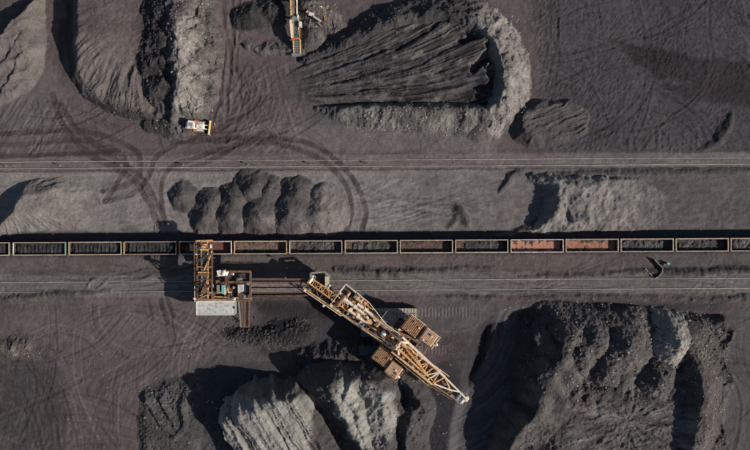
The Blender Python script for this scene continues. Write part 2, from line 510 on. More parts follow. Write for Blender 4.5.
def ground_fields(U, V, tracks=True):
    h = ground_base(U, V)
    W = U + 5 * fbm(U, V, 35, 4, 21); Z = V + 5 * fbm(U, V, 35, 4, 22)
    W2 = U + 2 * fbm(U, V, 12, 3, 23); Z2 = V + 1.0 * fbm(U, V, 10, 3, 24)
    c = tone(U, V, BROWN, PLUM, 55, 31)
    def zone(colr, x0, x1, y0, y1, f=14, a=1.0, w=W, z=Z):
        nonlocal c
        m = sstep(x0 - f, x0 + f, w) * (1 - sstep(x1 - f, x1 + f, w)) * sstep(y0 - f, y0 + f, z) * (1 - sstep(y1 - f, y1 + f, z))
        c = blend(c, colr, m * a)
    zone((0.078, 0.069, 0.073), 540, 3000, -3000, 156, 16)             # dark trampled flat, top right
    zone((0.07, 0.062, 0.067), 660, 3000, -3000, 110, 25, 0.6)
    zone((0.15, 0.135, 0.122), 0, 66, 60, 156, 16, 0.7)
    zone((0.165, 0.132, 0.112), 212, 245, -60, 125, 8, 0.55)
    zone((0.125, 0.098, 0.092), 225, 330, 62, 112, 10, 0.7)
    zone((0.17, 0.15, 0.135), 240, 500, 122, 156, 7, 0.8)
    zone(TAN, -3000, 490, 170, 233, 5, 0.95)
    zone((0.18, 0.165, 0.148), 420, 3000, 170, 233, 8, 0.9)
    zone((0.118, 0.104, 0.098), 640, 3000, 170, 233, 14, 0.85)
    zone((0.150, 0.128, 0.113), -3000, 3000, 256, 276, 5, 0.6)
    zone((0.11, 0.098, 0.095), 590, 3000, 256, 276, 16, 0.7)
    zone((0.150, 0.122, 0.112), 60, 215, 296, 350, 20, 0.6)
    zone((0.088, 0.078, 0.078), -3000, 60, 360, 3000, 16, 0.7)
    zone((0.05, 0.048, 0.051), 256, 374, 299, 354, 9, 0.88)  # the orange machine's broad shadow, painted as dark ground
    zone((0.05, 0.048, 0.051), 404, 466, 362, 400, 7, 0.8)  # shade under the boom's lower end, painted into the ground
    zone((0.128, 0.118, 0.112), 410, 490, 296, 330, 8, 0.7)
    zone((0.058, 0.062, 0.064), 196, 330, 362, 3000, 8, 0.9)
    zone((0.075, 0.07, 0.07), 150, 210, 385, 3000, 10, 0.6)
    zone((0.034, 0.035, 0.039), 422, 505, 378, 3000, 9, 0.95)
    zone((0.062, 0.057, 0.058), 545, 726, 300, 312, 4, 0.85)
    zone((0.105, 0.094, 0.092), 715, 3000, 310, 3000, 10, 0.8)
    zone((0.1, 0.105, 0.104), 312, 378, 112, 125, 2, 0.9, W2, Z2)     # flat greenish strip in the cut
    # railway beds
    def bed(base, hw, colr, a=1.0, f=1.2):
        nonlocal c
        m = 1 - sstep(hw - f, hw + f, np.abs(Z2 - yl(base, U)))
        c = blend(c, colr, m * a)
    bed(164.6, 8, (0.185, 0.157, 0.142), 0.75)
    bed(286.5, 11, (0.168, 0.155, 0.138), 0.85)
    m = sstep(231.5, 233, Z2 + 0.0035 * U) * (1 - sstep(255, 260, Z2 + 0.0058 * U))
    c = blend(c, (0.068, 0.062, 0.064), m)                             # coal spilt along the loading track
    m = sstep(155, 156, Z2 + .0058 * U) * (1 - sstep(156.5, 157.5, Z2 + .0058 * U)); c = blend(c, DARK, m * 0.5 * sstep(-.2, .3, fbm(U, V * 4, 60, 2, 77)))
    m = sstep(170.6, 171.2, Z2 + .0058 * U) * (1 - sstep(172, 173, Z2 + .0058 * U)); c = blend(c, DARK, m * 0.75)
    # streaks along the lines
    st = fbm(U * 0.06, Z2, 2.2, 3, 41)
    m = sstep(150, 158, V) * (1 - sstep(172, 180, V)) + sstep(258, 276, V) * (1 - sstep(296, 304, V))
    c = c * (1 + (0.26 * m * st)[..., None]); h = h + 0.08 * m * st
    # streaky scraping of the strip above the train
    m = sstep(172, 178, V) * (1 - sstep(226, 232, V))
    st = fbm(U * 0.3 + V * 0.2, V, 4, 4, 43)
    c = c * (1 + (0.24 * m * st)[..., None]); h = h + 0.12 * m * st
    # turning scrapes, lower left
    r = np.hypot(U - 275, V - 470); th = np.arctan2(V - 470, U - 275)
    st = fbm(r, th * 16, 2.6, 4, 44)
    m = sstep(300, 320, V) * (1 - sstep(215, 235, U)) * sstep(60, 110, U + fbm(U, V, 50, 3, 46) * 40)
    c = c * (1 + (0.26 * m * st)[..., None]); h = h + 0.075 * m * st
    r = np.hypot(U + 40, V - 420); th = np.arctan2(V - 420, U + 40)
    st = fbm(r, th * 20, 3.5, 4, 47)
    m = sstep(345, 365, V) * (1 - sstep(60, 90, U + fbm(U, V, 50, 3, 46) * 30))
    c = c * (1 + (0.4 * m * st)[..., None]); h = h + 0.08 * m * st
    # criss-cross scrapes, top right
    m = sstep(525, 545, U) * (1 - sstep(148, 154, V))
    a = fbm(U + V * .7, (U - V) * 0.35, 2.6, 4, 48); b = fbm((U + V * .4) * 0.3, V - U * .35, 2.4, 4, 49)
    mixw = sstep(-0.25, 0.25, fbm(U, V, 50, 2, 50))
    st = a * mixw + b * (1 - mixw)
    c = c * (1 + (0.42 * m * st)[..., None]); h = h + 0.2 * m * st
    # ribs left by the blade just above the upper line
    m2 = sstep(610, 630, U) * (1 - sstep(700, 712, U)) * np.exp(-((V - 141) / 9.0) ** 2)
    h = h + 0.22 * m2 * fbm(U, V * 0.12, 4, 3, 51)
    # round scrapes near the bulldozer and in the lane
    r = np.hypot(U - 205, V - 92); th = np.arctan2(V - 92, U - 205)
    st = fbm(r, th * 14, 3.6, 4, 52)
    m = sstep(205, 218, U) * (1 - sstep(285, 300, U)) * sstep(58, 75, V) * (1 - sstep(150, 156, V))
    c = c * (1 + (0.42 * m * st)[..., None]); h = h + 0.14 * m * st
    st = fbm(U, V * 0.08, 3.0, 3, 53); m = sstep(208, 214, U) * (1 - sstep(240, 250, U)) * (1 - sstep(95, 120, V))
    c = c * (1 + (0.42 * m * st)[..., None]); h = h + 0.14 * m * st
    st = fbm(U + V * .6, (V - U * .6) * .12, 3.2, 3, 54); m = (1 - sstep(60, 75, U)) * sstep(88, 110, V) * (1 - sstep(150, 156, V))
    c = c * (1 + (0.35 * m * st)[..., None]); h = h + 0.14 * m * st
    # loading machine's crawler prints: rows of bars
    for y0, y1, x0, x1, a in ((307, 317, 405, 478, 1.0), (345, 354.5, 405, 455, 0.8)):
        m = sstep(y0 - .6, y0 + .6, V) * (1 - sstep(y1 - .6, y1 + .6, V)) * sstep(x0, x0 + 2, U) * (1 - sstep(x1 - 16, x1 + 3, U))
        m = m * (0.75 + 0.25 * (np.abs(V - (y0 + y1) / 2) > 0.7))
        bar = np.cos(2 * np.pi * U / 3.4)
        c = c * (1 + (a * m * (0.28 + 0.3 * bar))[..., None]); h = h + 0.10 * m * bar * a
    c = c * (1 + (0.13 * fbm(U, V, 17, 4, 81) + 0.16 * fbm(U, V, 60, 3, 82))[..., None])
    _, ins, st = pit_fields(U, V)
    w = sstep(-3, 4, ins)
    c = blend(c, (0.09, 0.086, 0.087), w); c = c * (1 + (0.6 * w * st)[..., None])
    # darker patches with an edge of their own, mostly cast shadows painted into the colour
    def dark_patch(poly, a, f=3.0):
        nonlocal c
        q = np.array(poly); sel = (U > q[:, 0].min() - 15) & (U < q[:, 0].max() + 15) & (V > q[:, 1].min() - 15) & (V < q[:, 1].max() + 15)
        if not sel.any(): return
        us, vs = U[sel], V[sel]
        w = sstep(-f, f, sd_poly(us + 4 * fbm(us, vs, 18, 4, 83), vs + 4 * fbm(us, vs, 18, 4, 84), poly))
        c[sel] = c[sel] * (1 - a * w)[..., None]
    dark_patch([(618, 42), (660, 50), (700, 58), (760, 62), (820, 62), (820, 110), (750, 106), (700, 101), (668, 92), (664, 84), (690, 84), (660, 76), (632, 62)], 0.42)  # broad shadow from beyond the right edge, painted as darker ground
    dark_patch([(118, 217), (130, 218), (137, 232), (120, 232)], 0.3); dark_patch([(380, 300), (470, 302), (462, 330), (400, 334)], 0.12, 6); dark_patch([(440, 334), (470, 330), (468, 360), (440, 370)], 0.3, 5)  # first the loader boom's cast shadow, painted; then two darker patches
    dark_patch([(58, 20), (66, 20), (66, 90), (60, 80)], 0.3); dark_patch([(0, 365), (50, 360), (70, 400), (60, 460), (0, 460)], 0.25, 8); dark_patch([(250, 300), (350, 302), (352, 318), (325, 320), (260, 314)], 0.35, 4)  # stockpile shadow, plain darker corner, machine shadow: shade painted into the ground colour
    # wheel tracks
    brk = 0.8 + 0.5 * fbm(U, V, 14, 3, 61)
    for pts, hw, a in (TRACKS + [(p, w, -s) for p, w, s in PALE_TRACKS] if tracks else []):
        q = smooth_pts(pts, 5)
        x0, y0 = q.min(0) - 12; x1, y1 = q.max(0) + 12
        sel = (U > x0) & (U < x1) & (V > y0) & (V < y1)
        if not sel.any(): continue
        us, vs = U[sel], V[sel]
        d, arc, side = line_dist(us + 1.2 * fbm(us, vs, 16, 2, 62), vs + 1.2 * fbm(us, vs, 16, 2, 63), q)
        m = (1 - sstep(hw - 0.8, hw + 1.0, d)) * np.clip(brk[sel], 0.15, 1.1) * (0.86 + 0.2 * np.cos(arc * 2 * np.pi / 2.6 + d * 0.9))
        if a > 0:
            c[sel] = blend(c[sel], (0.062, 0.043, 0.041), m * min(0.95, a * 1.75))
            h[sel] = h[sel] - 0.09 * m + 0.07 * np.exp(-((d - hw - 1.2) / 0.9) ** 2)
        else:
            c[sel] = blend(c[sel], (0.22, 0.19, 0.165), m * -a)
            h[sel] = h[sel] + 0.12 * m
    # many faint single passes: paired ruts on wide curves
    rg = np.random.default_rng(5)
    ZONES = [(0, 300, 230, 450, 26), (540, -10, 760, 150, 26), (220, 60, 330, 155, 10), (350, 176, 520, 230, 10), (0, 96, 230, 160, 12), (0, 258, 330, 300, 8), (330, 258, 760, 300, 14), (715, 310, 780, 450, 8)]
    for zx0, zy0, zx1, zy1, n in (ZONES if tracks else []):
        zsel = (U > zx0) & (U < zx1) & (V > zy0) & (V < zy1)
        if not zsel.any(): continue
        us = U[zsel] + 2.5 * fbm(U[zsel], V[zsel], 40, 2, 91); vs = V[zsel] + 2.5 * fbm(U[zsel], V[zsel], 40, 2, 92)
        fade = sstep(0, 14, np.minimum(np.minimum(U[zsel] - zx0, zx1 - U[zsel]), np.minimum(V[zsel] - zy0, zy1 - V[zsel]) * 2))
        cc, hh = c[zsel], h[zsel]
        for _ in range(n):
            px, py = rg.uniform(zx0, zx1), rg.uniform(zy0, zy1)
            R = rg.uniform(40, 220); t = rg.uniform(0, 2 * np.pi)
            if zy1 - zy0 < 60: R *= 3; t = np.pi / 2 * rg.choice((-1, 1)) + rg.normal(0, .15)
            cx, cy = px + R * np.cos(t), py + R * np.sin(t)
            rr = np.hypot(us - cx, vs - cy); ang = np.arctan2(vs - cy, us - cx)
            da = np.abs((ang - (t + np.pi) + np.pi) % (2 * np.pi) - np.pi)
            span = rg.uniform(40, 110) / R
            m = (1 - sstep(span * .6, span, da)) * fade
            for off in (-3.6, 3.6):
                g = np.exp(-((rr - R - off) / 0.8) ** 2) * m
                cc *= (1 + rg.choice((-0.3, -0.22, 0.2)) * g)[:, None]
                hh += -0.07 * g + 0.05 * np.exp(-((rr - R - off - 1.7) / 0.8) ** 2) * m
        c[zsel] = cc; h[zsel] = hh
    # patches of churned clods between smooth wheel-packed ground
    m = sstep(0.0, 0.45, fbm(U, V, 48, 3, 73)) * (1 - 0.7 * ((V > 150) & (V < 172)))
    h = h + (0.03 + 0.13 * m) * fbm(U, V, 4.0, 4, 71, 0.7)
    lum = c.mean(-1, keepdims=True)
    c = (lum + (c - lum) * 0.8) * np.array((0.985, 0.972, 1.01))
    return h, np.clip(c * 0.84, 0.012, 0.9)

def set_cols(me, c):
    a = me.color_attributes.new('Col', 'FLOAT_COLOR', 'POINT')
    rgba = np.ones((len(c), 4), np.float32); rgba[:, :3] = c
    a.data.foreach_set('color', rgba.ravel())

def grid_mesh(name, verts, quads, cols, mat):
    me = bpy.data.meshes.new(name)
    n, f = len(verts), len(quads)
    me.vertices.add(n); me.vertices.foreach_set('co', verts.astype(np.float32).ravel())
    me.loops.add(f * 4); me.loops.foreach_set('vertex_index', quads.astype(np.int32).ravel())
    me.polygons.add(f); me.polygons.foreach_set('loop_start', np.arange(0, f * 4, 4, dtype=np.int32))
    me.update(calc_edges=True)
    me.polygons.foreach_set('use_smooth', np.ones(f, bool))
    set_cols(me, cols)
    me.materials.append(mat)
    me.update()
    return me

def build_ground():
    def axis(lo, hi):
        inner = np.arange(lo, hi + 0.01, 1.0)
        ext = np.cumsum(1.6 * 1.27 ** np.arange(26))
        return np.concatenate([lo - ext[::-1], inner, hi + ext])
    xs, ys = axis(-45, 795), axis(-45, 495)
    U, V = np.meshgrid(xs, ys)
    h, c = ground_fields(U, V)
    verts = np.stack([(U - 375) * S, (225 - V) * S, h], -1).reshape(-1, 3)
    ny, nx = U.shape
    i = np.arange(ny * nx).reshape(ny, nx)
    quads = np.stack([i[1:, :-1], i[1:, 1:], i[:-1, 1:], i[:-1, :-1]], -1).reshape(-1, 4)
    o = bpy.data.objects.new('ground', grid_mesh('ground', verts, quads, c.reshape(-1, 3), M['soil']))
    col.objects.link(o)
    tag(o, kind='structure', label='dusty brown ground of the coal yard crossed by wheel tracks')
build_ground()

def pile(name, label, cat, bbox, hf, cf, mat='spoil', group=None, step=0.8, rough=0.16, rs=4.0, warp=2.2, ws=16.0, seed=0, toe=0.7, soft=0.22, dark=0.76, lm=None):
    """one heap: a height field standing on the ground, kept where it rises above it"""
    x0, y0, x1, y1 = bbox
    U, V = np.meshgrid(np.arange(x0, x1 + step, step), np.arange(y0, y1 + step, step))
    Uw = U + warp * fbm(U, V, ws, 4, seed + 100); Vw = V + warp * fbm(U, V, ws, 4, seed + 200)
    h = hf(Uw, Vw)
    h = h + rough * np.clip((h + 0.3) / 0.8, 0, 1) * (fbm(U, V, rs, 4, seed + 300, 0.65) + 0.7 * ridged(U, V, rs * 2.2, 3, seed + 310))
    if mat in ('rubble', 'coal'):                     # coarse lumps, with creases between them
        lump = np.abs(perlin(U / 3.1, V / 3.1, seed + 501)) + 0.6 * np.abs(perlin(U / 1.9, V / 1.9, seed + 502))
        h = h + 0.42 * (0.45 - lump) * np.clip((h + 0.2) / 0.9, 0, 1) * sstep(-0.35, 0.3, fbm(U, V, 26, 3, seed + 503)) * (lm(U, V) if lm else 1.0)
    c = cf(U, V, h) * dark
    lum = c.mean(-1, keepdims=True)
    c = (lum + (c - lum) * 0.7) * np.array((1.0, 0.985, 1.01))                       # dusty, weak colours
    # the toe runs out into the dust of the yard
    w = sstep(0.0, toe, h + 0.5 * toe * fbm(U, V, 9, 4, seed + 400))[..., None]
    sel = (w[..., 0] < 0.999) & (h > -0.6)
    if sel.any():
        c[sel] = c[sel] * w[sel] + ground_fields(U[sel], V[sel], False)[1] * (1 - w[sel])
    h = np.where(h > 0, h - soft * (1 - np.exp(-np.maximum(h, 0) / soft)), h)
    z = ground_base(U, V) + h
    keep = h > -0.2
    q = keep[1:, :-1] | keep[1:, 1:] | keep[:-1, 1:] | keep[:-1, :-1]
    ny, nx = U.shape
    i = np.arange(ny * nx).reshape(ny, nx)
    quads = np.stack([i[1:, :-1], i[1:, 1:], i[:-1, 1:], i[:-1, :-1]], -1)[q]
    used = np.unique(quads)
    remap = np.full(ny * nx, -1); remap[used] = np.arange(len(used))
    hm = np.where(keep, h, -1e9)
    cx, cy = U[keep].mean(), V[keep].mean()
    loc = Vector(((cx - 375) * S, (225 - cy) * S, 0.0))
    z = np.maximum(z, ground_base(U, V) - 0.6)
    verts = np.stack([(U - 375) * S - loc.x, (225 - V) * S - loc.y, z], -1).reshape(-1, 3)[used]
    o = bpy.data.objects.new(name, grid_mesh(name, verts, remap[quads], np.clip(c, .012, .9).reshape(-1, 3)[used], M[mat]))
    o.location = loc
    col.objects.link(o)
    return tag(o, label, cat, group)
# ------------------------------------------------------------------ heaps and stockpiles
def flat_col(c1, c2, scale=22, seed=0, sharp=0.5):
    return lambda U, V, h: tone(U, V, c1, c2, scale, seed, sharp)

SPOIL1, SPOIL2 = (0.185, 0.163, 0.138), (0.128, 0.109, 0.097)
FRESH1, FRESH2 = (0.25, 0.228, 0.19), (0.165, 0.147, 0.124)

# --- top left: eroded bank
def h_bank(U, V):
    h = ridge(U, V, [(-40, 80, 4.0), (-4, 42, 4.2), (14, 22, 4.6), (38, -4, 5.0), (60, -40, 4.0)], 0.45, 0.13)
    h = smax(h, ridge(U, V, [(-30, 110, 2.6), (0, 66, 3.0), (14, 47, 3.4), (24, 30, 3.6)], 0.4, 0.12), 0.3)
    h = smax(h, ridge(U, V, [(-14, 118, 1.8), (12, 76, 2.4), (20, 56, 2.8), (30, 44, 2.6)], 0.35, 0.13), 0.3)
    h = smin(h, 0.32 * (sd_poly(U, V, [(-60, -60), (44, -60), (46, 10), (47, 45), (44, 72), (30, 92), (8, 104), (-60, 130)])), 0.6)
    return h + 0.9 * ridged(U * 0.8 + V * .3, V, 20, 4, 5) * np.clip(h, 0, 1)
pile('spoil_bank', 'eroded brown spoil bank with dark gullies in the top left corner', 'spoil bank', (-62, -62, 52, 132), h_bank,
     flat_col((0.205, 0.178, 0.15), (0.145, 0.122, 0.108), 18, 3), seed=1, rough=0.16)

# --- top left: flat-topped stockpile with fluted flank
def h_flat(U, V):
    d = sd_poly(U, V, [(66, -60), (66, 50), (70, 78), (84, 98), (106, 112), (130, 121), (152, 124), (186, 118), (190, 60), (190, -60)])
    r = np.hypot(U - 150, V - 10); th = np.arctan2(V - 10, U - 150)
    cap = 5.8 - 4.6 * sstep(40, 116, V + 0.12 * (150 - U)) - 2.0 * sstep(95, 150, U) * (1 - sstep(50, 100, V))
    fl = ridged(th * 70, r * 0.10, 10, 3, 9)
    cap = cap + 1.15 * fl * sstep(52, 72, r) * (1 - sstep(110, 135, r) * .5)
    h = smin(0.27 * d, cap, 0.5)
    lump = sstep(88, 104, V + (U - 66) * -0.25 + 14)
    return h + 0.25 * lump * fbm(U, V, 6, 4, 12) * np.clip(h, 0, 1)
def c_flat(U, V, h):
    c = tone(U, V, (0.135, 0.108, 0.098), (0.115, 0.093, 0.087), 40, 4)
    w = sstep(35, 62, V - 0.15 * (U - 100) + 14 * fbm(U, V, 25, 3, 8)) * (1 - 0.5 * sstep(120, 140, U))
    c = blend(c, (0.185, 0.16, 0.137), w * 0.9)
    w = sstep(0, 9, V - (84 + 0.34 * (U - 72)) + 5 * fbm(U, V, 14, 3, 6)); w = np.maximum(w, sstep(84, 78, U + 2 * fbm(U, V, 10, 2, 5)))  # dark rubble toe; the shaded west face is painted dark too
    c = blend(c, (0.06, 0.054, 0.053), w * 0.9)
    return c * (1 + 0.25 * fbm(U + V, (U - V) * .15, 4, 3, 10)[..., None])
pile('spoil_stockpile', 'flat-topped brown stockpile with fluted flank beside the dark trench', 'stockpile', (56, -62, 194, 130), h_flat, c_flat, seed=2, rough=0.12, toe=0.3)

# --- ridge of tipped spoil behind the bulldozer and the dark heaps on its shaded side
def h_tip(U, V):
    h = ridge(U, V, [(164, -50, 7.6), (172, 0, 7.8), (177, 30, 7.8), (177, 55, 7.4), (180, 80, 6.4), (178, 100, 4.6), (172, 118, 2.0)], 0.21, 0.2, 1.0)
    h = smax(h, ridge(U, V, [(190, -50, 4.0), (193, 6, 3.8), (196, 30, 4.6), (190, 52, 3.4), (194, 70, 4.0), (197, 92, 2.4), (193, 108, 2.6), (186, 124, 0.9)], 0.2, 0.15, 2), 0.4)
    h = smax(h, ridge(U, V, [(150, 124, 0.8), (170, 126, 1.2), (190, 122, 1.2)], 0.12, 0.12, 4), 0.5)
    return h + (1.3 * ridged(U * 1.2, V * .8, 20, 4, 4) + 0.8 * fbm(U, V, 11, 4, 14)) * np.clip(h / 2.0, 0, 1) - 0.3
def c_tip(U, V, h):
    nz = fbm(U, V, 15, 4, 6)
    c = tone(U, V, (0.16, 0.142, 0.125), (0.085, 0.076, 0.07), 13, 6, 0.4)
    pal = np.exp(-(((U - 192) / 17) ** 2 + ((V - 100) / 24) ** 2)) + 0.9 * np.exp(-(((U - 197) / 14) ** 2 + ((V - 36) / 26) ** 2)) + 0.6 * np.exp(-(((U - 188) / 10) ** 2 + ((V - 68) / 16) ** 2))
    c = blend(c, (0.3, 0.275, 0.232), sstep(0.3, 0.9, pal + 0.6 * nz))
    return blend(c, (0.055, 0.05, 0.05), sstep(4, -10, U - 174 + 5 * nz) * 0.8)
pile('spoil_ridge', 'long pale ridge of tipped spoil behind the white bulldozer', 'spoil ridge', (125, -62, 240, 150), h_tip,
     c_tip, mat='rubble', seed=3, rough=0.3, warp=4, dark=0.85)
for k, (x, y, z, lab) in enumerate([(162, 8, 7.0, 'dark heap tipped at the top edge beside the pale spoil ridge'),
                                    (164, 36, 6.8, 'dark heap with a stony top halfway along the spoil ridge'),
                                    (160, 60, 6.0, 'dark rounded heap second from the lower end of the spoil ridge'),
                                    (163, 82, 5.2, 'dark heap with pale stones at the lower end of the spoil ridge')]):
    sx, sy = [(1.2, 1.0), (1.35, 1.15), (1.5, 0.9), (1.3, 1.0)][k]
    pile('tipped_heap', lab, 'heap', (x - 44, y - 40, x + 40, y + 40), lambda U, V, x=x, y=y, z=z, sx=sx, sy=sy, k=k: cone(U, V, x, y, z, 0.19, 4, sx, sy) + 0.5 * ridged(U, V, 16, 3, 70 + k) - .2,
         flat_col((0.045, 0.04, 0.041), (0.095, 0.085, 0.08), 9, k), 'rubble', group='dark heaps along the spoil ridge', seed=10 + k, rough=0.22, toe=0.2, warp=4.5)

# --- upper middle: heap and scarp left of the conveyor
pile('coal_heap', 'black coal heap left of the upright conveyor at the top edge', 'coal heap', (226, -12, 300, 40),
     lambda U, V: smax(cone(U, V, 249, 13, 2.6, 0.17, 3, 1.1, 0.9), smax(cone(U, V, 272, 8, 2.2, .15, 4, 1.3, .9), cone(U, V, 240, 16, 1.6, .16, 3), .3), 0.3),
     flat_col(COAL, (0.075, 0.07, 0.068), 8, 2), 'coal', seed=20, rough=0.28)
pile('spoil_scarp', 'ragged low scarp of soil under the foot of the upright conveyor', 'spoil bank', (236, 28, 312, 74),
     lambda U, V: ridge(U, V, [(246, 47, 0.9), (262, 51, 1.3), (278, 49, 1.6), (292, 50, 1.8), (306, 53, 1.2)], 0.14, 0.4) + 0.5 * fbm(U, V, 6, 3, 4) * (V > 20) * 0.6,
     flat_col((0.19, 0.165, 0.145), (0.135, 0.115, 0.105), 12, 5), seed=21, rough=0.2)
pile('spoil_heap', 'rounded tan heap just right of the conveyor foot', 'spoil heap', (286, 2, 352, 62),
     lambda U, V: smax(cone(U, V, 310, 34, 2.6, 0.16, 4, 0.9, 1.2), ridge(U, V, [(308, 6, 1.8), (325, 18, 1.9), (334, 28, 1.2)], 0.14, 0.14, 3), 0.5),
     flat_col((0.2, 0.176, 0.152), (0.12, 0.105, 0.096), 9, 5), 'rubble', seed=22, rough=0.25)

# --- upper middle: striped coal ramp inside a horseshoe berm
FAN = (236.0, 95.0)
def h_fan(U, V):
    r = np.hypot(U - FAN[0], V - FAN[1]); th = np.degrees(np.arctan2(V - FAN[1], U - FAN[0]))
    d = sd_poly(U, V, [(262, 92), (276, 80), (300, 66), (345, 46), (380, 27), (430, 14), (470, 18), (498, 36), (510, 70), (505, 104), (490, 112), (420, 108), (340, 106), (280, 101)])
    ramp = 0.05 + 0.0175 * np.maximum(0, r - 40)
    # benches: each sector a step, with its far end slumped away in a scallop
    bend = 7 * np.clip((r - 60) / 200, 0, 2) ** 2
    th = th + bend
    w = th + 1.8 * fbm(r, th * 6, 40, 3, 3)
    step = np.zeros_like(r)
    edges = [-40, -22, -18, -13.5, -9.5, -6, -2.5, 0.5, 4, 7]
    lev = [0.2, 0.7, 0.1, 0.65, 0.2, 0.7, 0.15, 0.55, 0.0, 0.2]
    end = [110, 196, 222, 238, 230, 254, 236, 250, 200, 190]
    for k, e in enumerate(edges):
        s = sstep(e - 0.35, e + 0.35, w)
        e2 = end[k] + 8 * fbm(U, V, 12, 2, 9)
        val = lev[k] * sstep(60, 120, r) - 1.9 * sstep(e2 - 3, e2 + 5, r)
        step = step * (1 - s) + val * s
    groove = 0.30 * fbm(th * 6.0, r * 0.03, 2.2, 3, 8) * sstep(60, 110, r)
    cross = 0.05 * np.cos(r / 2.1 + 2 * fbm(U, V, 20, 2, 4))
    return smin(ramp + step + groove + cross, 0.32 * d, 0.3)
def c_fan(U, V, h):
    r = np.hypot(U - FAN[0], V - FAN[1]); th = np.degrees(np.arctan2(V - FAN[1], U - FAN[0])) + 7 * np.clip((r - 60) / 200, 0, 2) ** 2
    c = tone(th * 6, r * 0.1, (0.026, 0.024, 0.026), (0.12, 0.108, 0.102), 6, 5, 0.36)
    w = np.clip(fbm(th * 3.4, r * 0.5, 9, 3, 17) * 2.2, 0, 1)
    c = blend(c, (0.2, 0.182, 0.163), w * 0.7)
    return blend(c, (0.13, 0.105, 0.097), 1 - sstep(40, 92, r + 14 * fbm(U, V, 20, 3, 2)))
pile('coal_ramp', 'dark striped coal ramp fanning out inside the horseshoe berm', 'coal stockpile', (254, 4, 520, 120), h_fan, c_fan, 'spoil', seed=30, rough=0.07, warp=1.2)

def h_berm(U, V):
    h = ridge(U, V, [(306, 60, 1.2), (330, 50, 2.2), (352, 40, 3.0), (378, 26, 3.8), (412, 15, 4.4), (446, 13, 4.8), (476, 20, 5.2), (495, 36, 5.4), (505, 58, 5.5), (507, 80, 5.4), (504, 98, 5.2), (492, 110, 4.6)], 0.19, 0.5, 1.5)
    cl = 0.9 * np.abs(fbm(U, V, 15, 2, 6))
    return h - cl * sstep(430, 480, U) + (0.5 * ridged(U, V, 16, 3, 5) + 0.8 * fbm(U, V, 22, 3, 25)) * np.clip(h / 2, 0, 1)
def c_berm(U, V, h):
    c = tone(U, V, (0.07, 0.067, 0.067), (0.1, 0.093, 0.09), 20, 3)
    w = sstep(455, 490, U + 10 * fbm(U, V, 20, 3, 2) + 0.25 * (V - 40))
    return blend(c, (0.33, 0.305, 0.255), w * np.clip(0.85 + 0.5 * fbm(U, V, 10, 3, 7), 0.3, 1))
pile('horseshoe_berm', 'curved pale berm closing the right end of the striped coal ramp', 'berm', (280, -34, 560, 150), h_berm, c_berm, 'rubble', seed=31, rough=0.24)

def h_wall(U, V):
    h = ridge(U, V, [(318, 108, 0.7), (345, 109, 2.4), (372, 108, 3.6), (400, 108, 4.0), (440, 108, 4.2), (475, 109, 4.3), (496, 112, 4.0)], 0.45, 0.19, 0.5)
    spur = 0.9 * ridged(U, V * 0.25, 24, 3, 15)
    return h + spur * sstep(108, 118, V) * np.clip(h / 2, 0, 1)
pile('stone_wall_bank', 'rough grey stony bank along the lower edge of the striped ramp', 'spoil bank', (300, 96, 520, 146), h_wall,
     lambda U, V, h: tone(U, V, (0.25, 0.232, 0.198), (0.12, 0.11, 0.1), 14, 9), 'rubble', seed=32, rough=0.28)

def h_push(U, V):
    d = sd_poly(U, V, [(507, 118), (516, 106), (540, 98), (572, 100), (590, 112), (588, 134), (560, 146), (528, 148), (512, 140)])
    cap = 3.4 - 0.036 * (U - 512)
    return smin(0.3 * d, cap + 0.5 * fbm((V + 0.4 * (U - 510)) * 1.0, (U - 0.4 * V) * 0.07, 3.4, 3, 5), 0.3)
pile('pushed_mound', 'dark furrowed mound pushed up to the right of the horseshoe berm', 'mound', (498, 90, 598, 156), h_push,
     lambda U, V, h: tone(U, V, (0.125, 0.108, 0.1), (0.085, 0.076, 0.075), 14, 2), seed=33, rough=0.12, warp=3.0)
pile('spoil_heap', 'rounded brown knob at the lower tip of the horseshoe berm', 'spoil heap', (462, 96, 506, 146),
     lambda U, V: cone(U, V, 482, 122, 2.6, 0.16, 4), flat_col((0.16, 0.135, 0.115), (0.12, 0.102, 0.092), 9, 5), seed=34, rough=0.12)

# --- row of heaps above the train
ROW = [
    [(178, 196, 1.9, 0.95, 1.0)], [(205, 203, 2.3, 0.85, 0.9), (200, 219, 2.5, 0.8, 0.9)], [(231, 199, 2.7, 0.85, 0.9), (225, 216, 2.9, 0.85, 0.95)], [(249, 188, 3.1, 0.95, 0.85)],
    [(265, 192, 2.7, 0.8, 0.85), (256, 214, 3.3, 0.95, 1.05)], [(293, 194, 2.9, 0.95, 0.85), (287, 212, 3.5, 1.0, 1.1)], [(318, 199, 2.5, 0.9, 0.8), (317, 213, 3.0, 1.15, 1.0)],
]
ROWLAB = ['small dark heap at the left end of the row of heaps above the train', 'lumpy coal heap second from the left in the row above the train', 'coal heap third from the left in the row above the train',
          'coal heap perched on top of its neighbours in the row of heaps', 'coal heap third from the right in the row above the train', 'broad smooth coal heap second from the right in the row of heaps',
          'coal heap with a lit tan flank at the right end of the row of heaps']
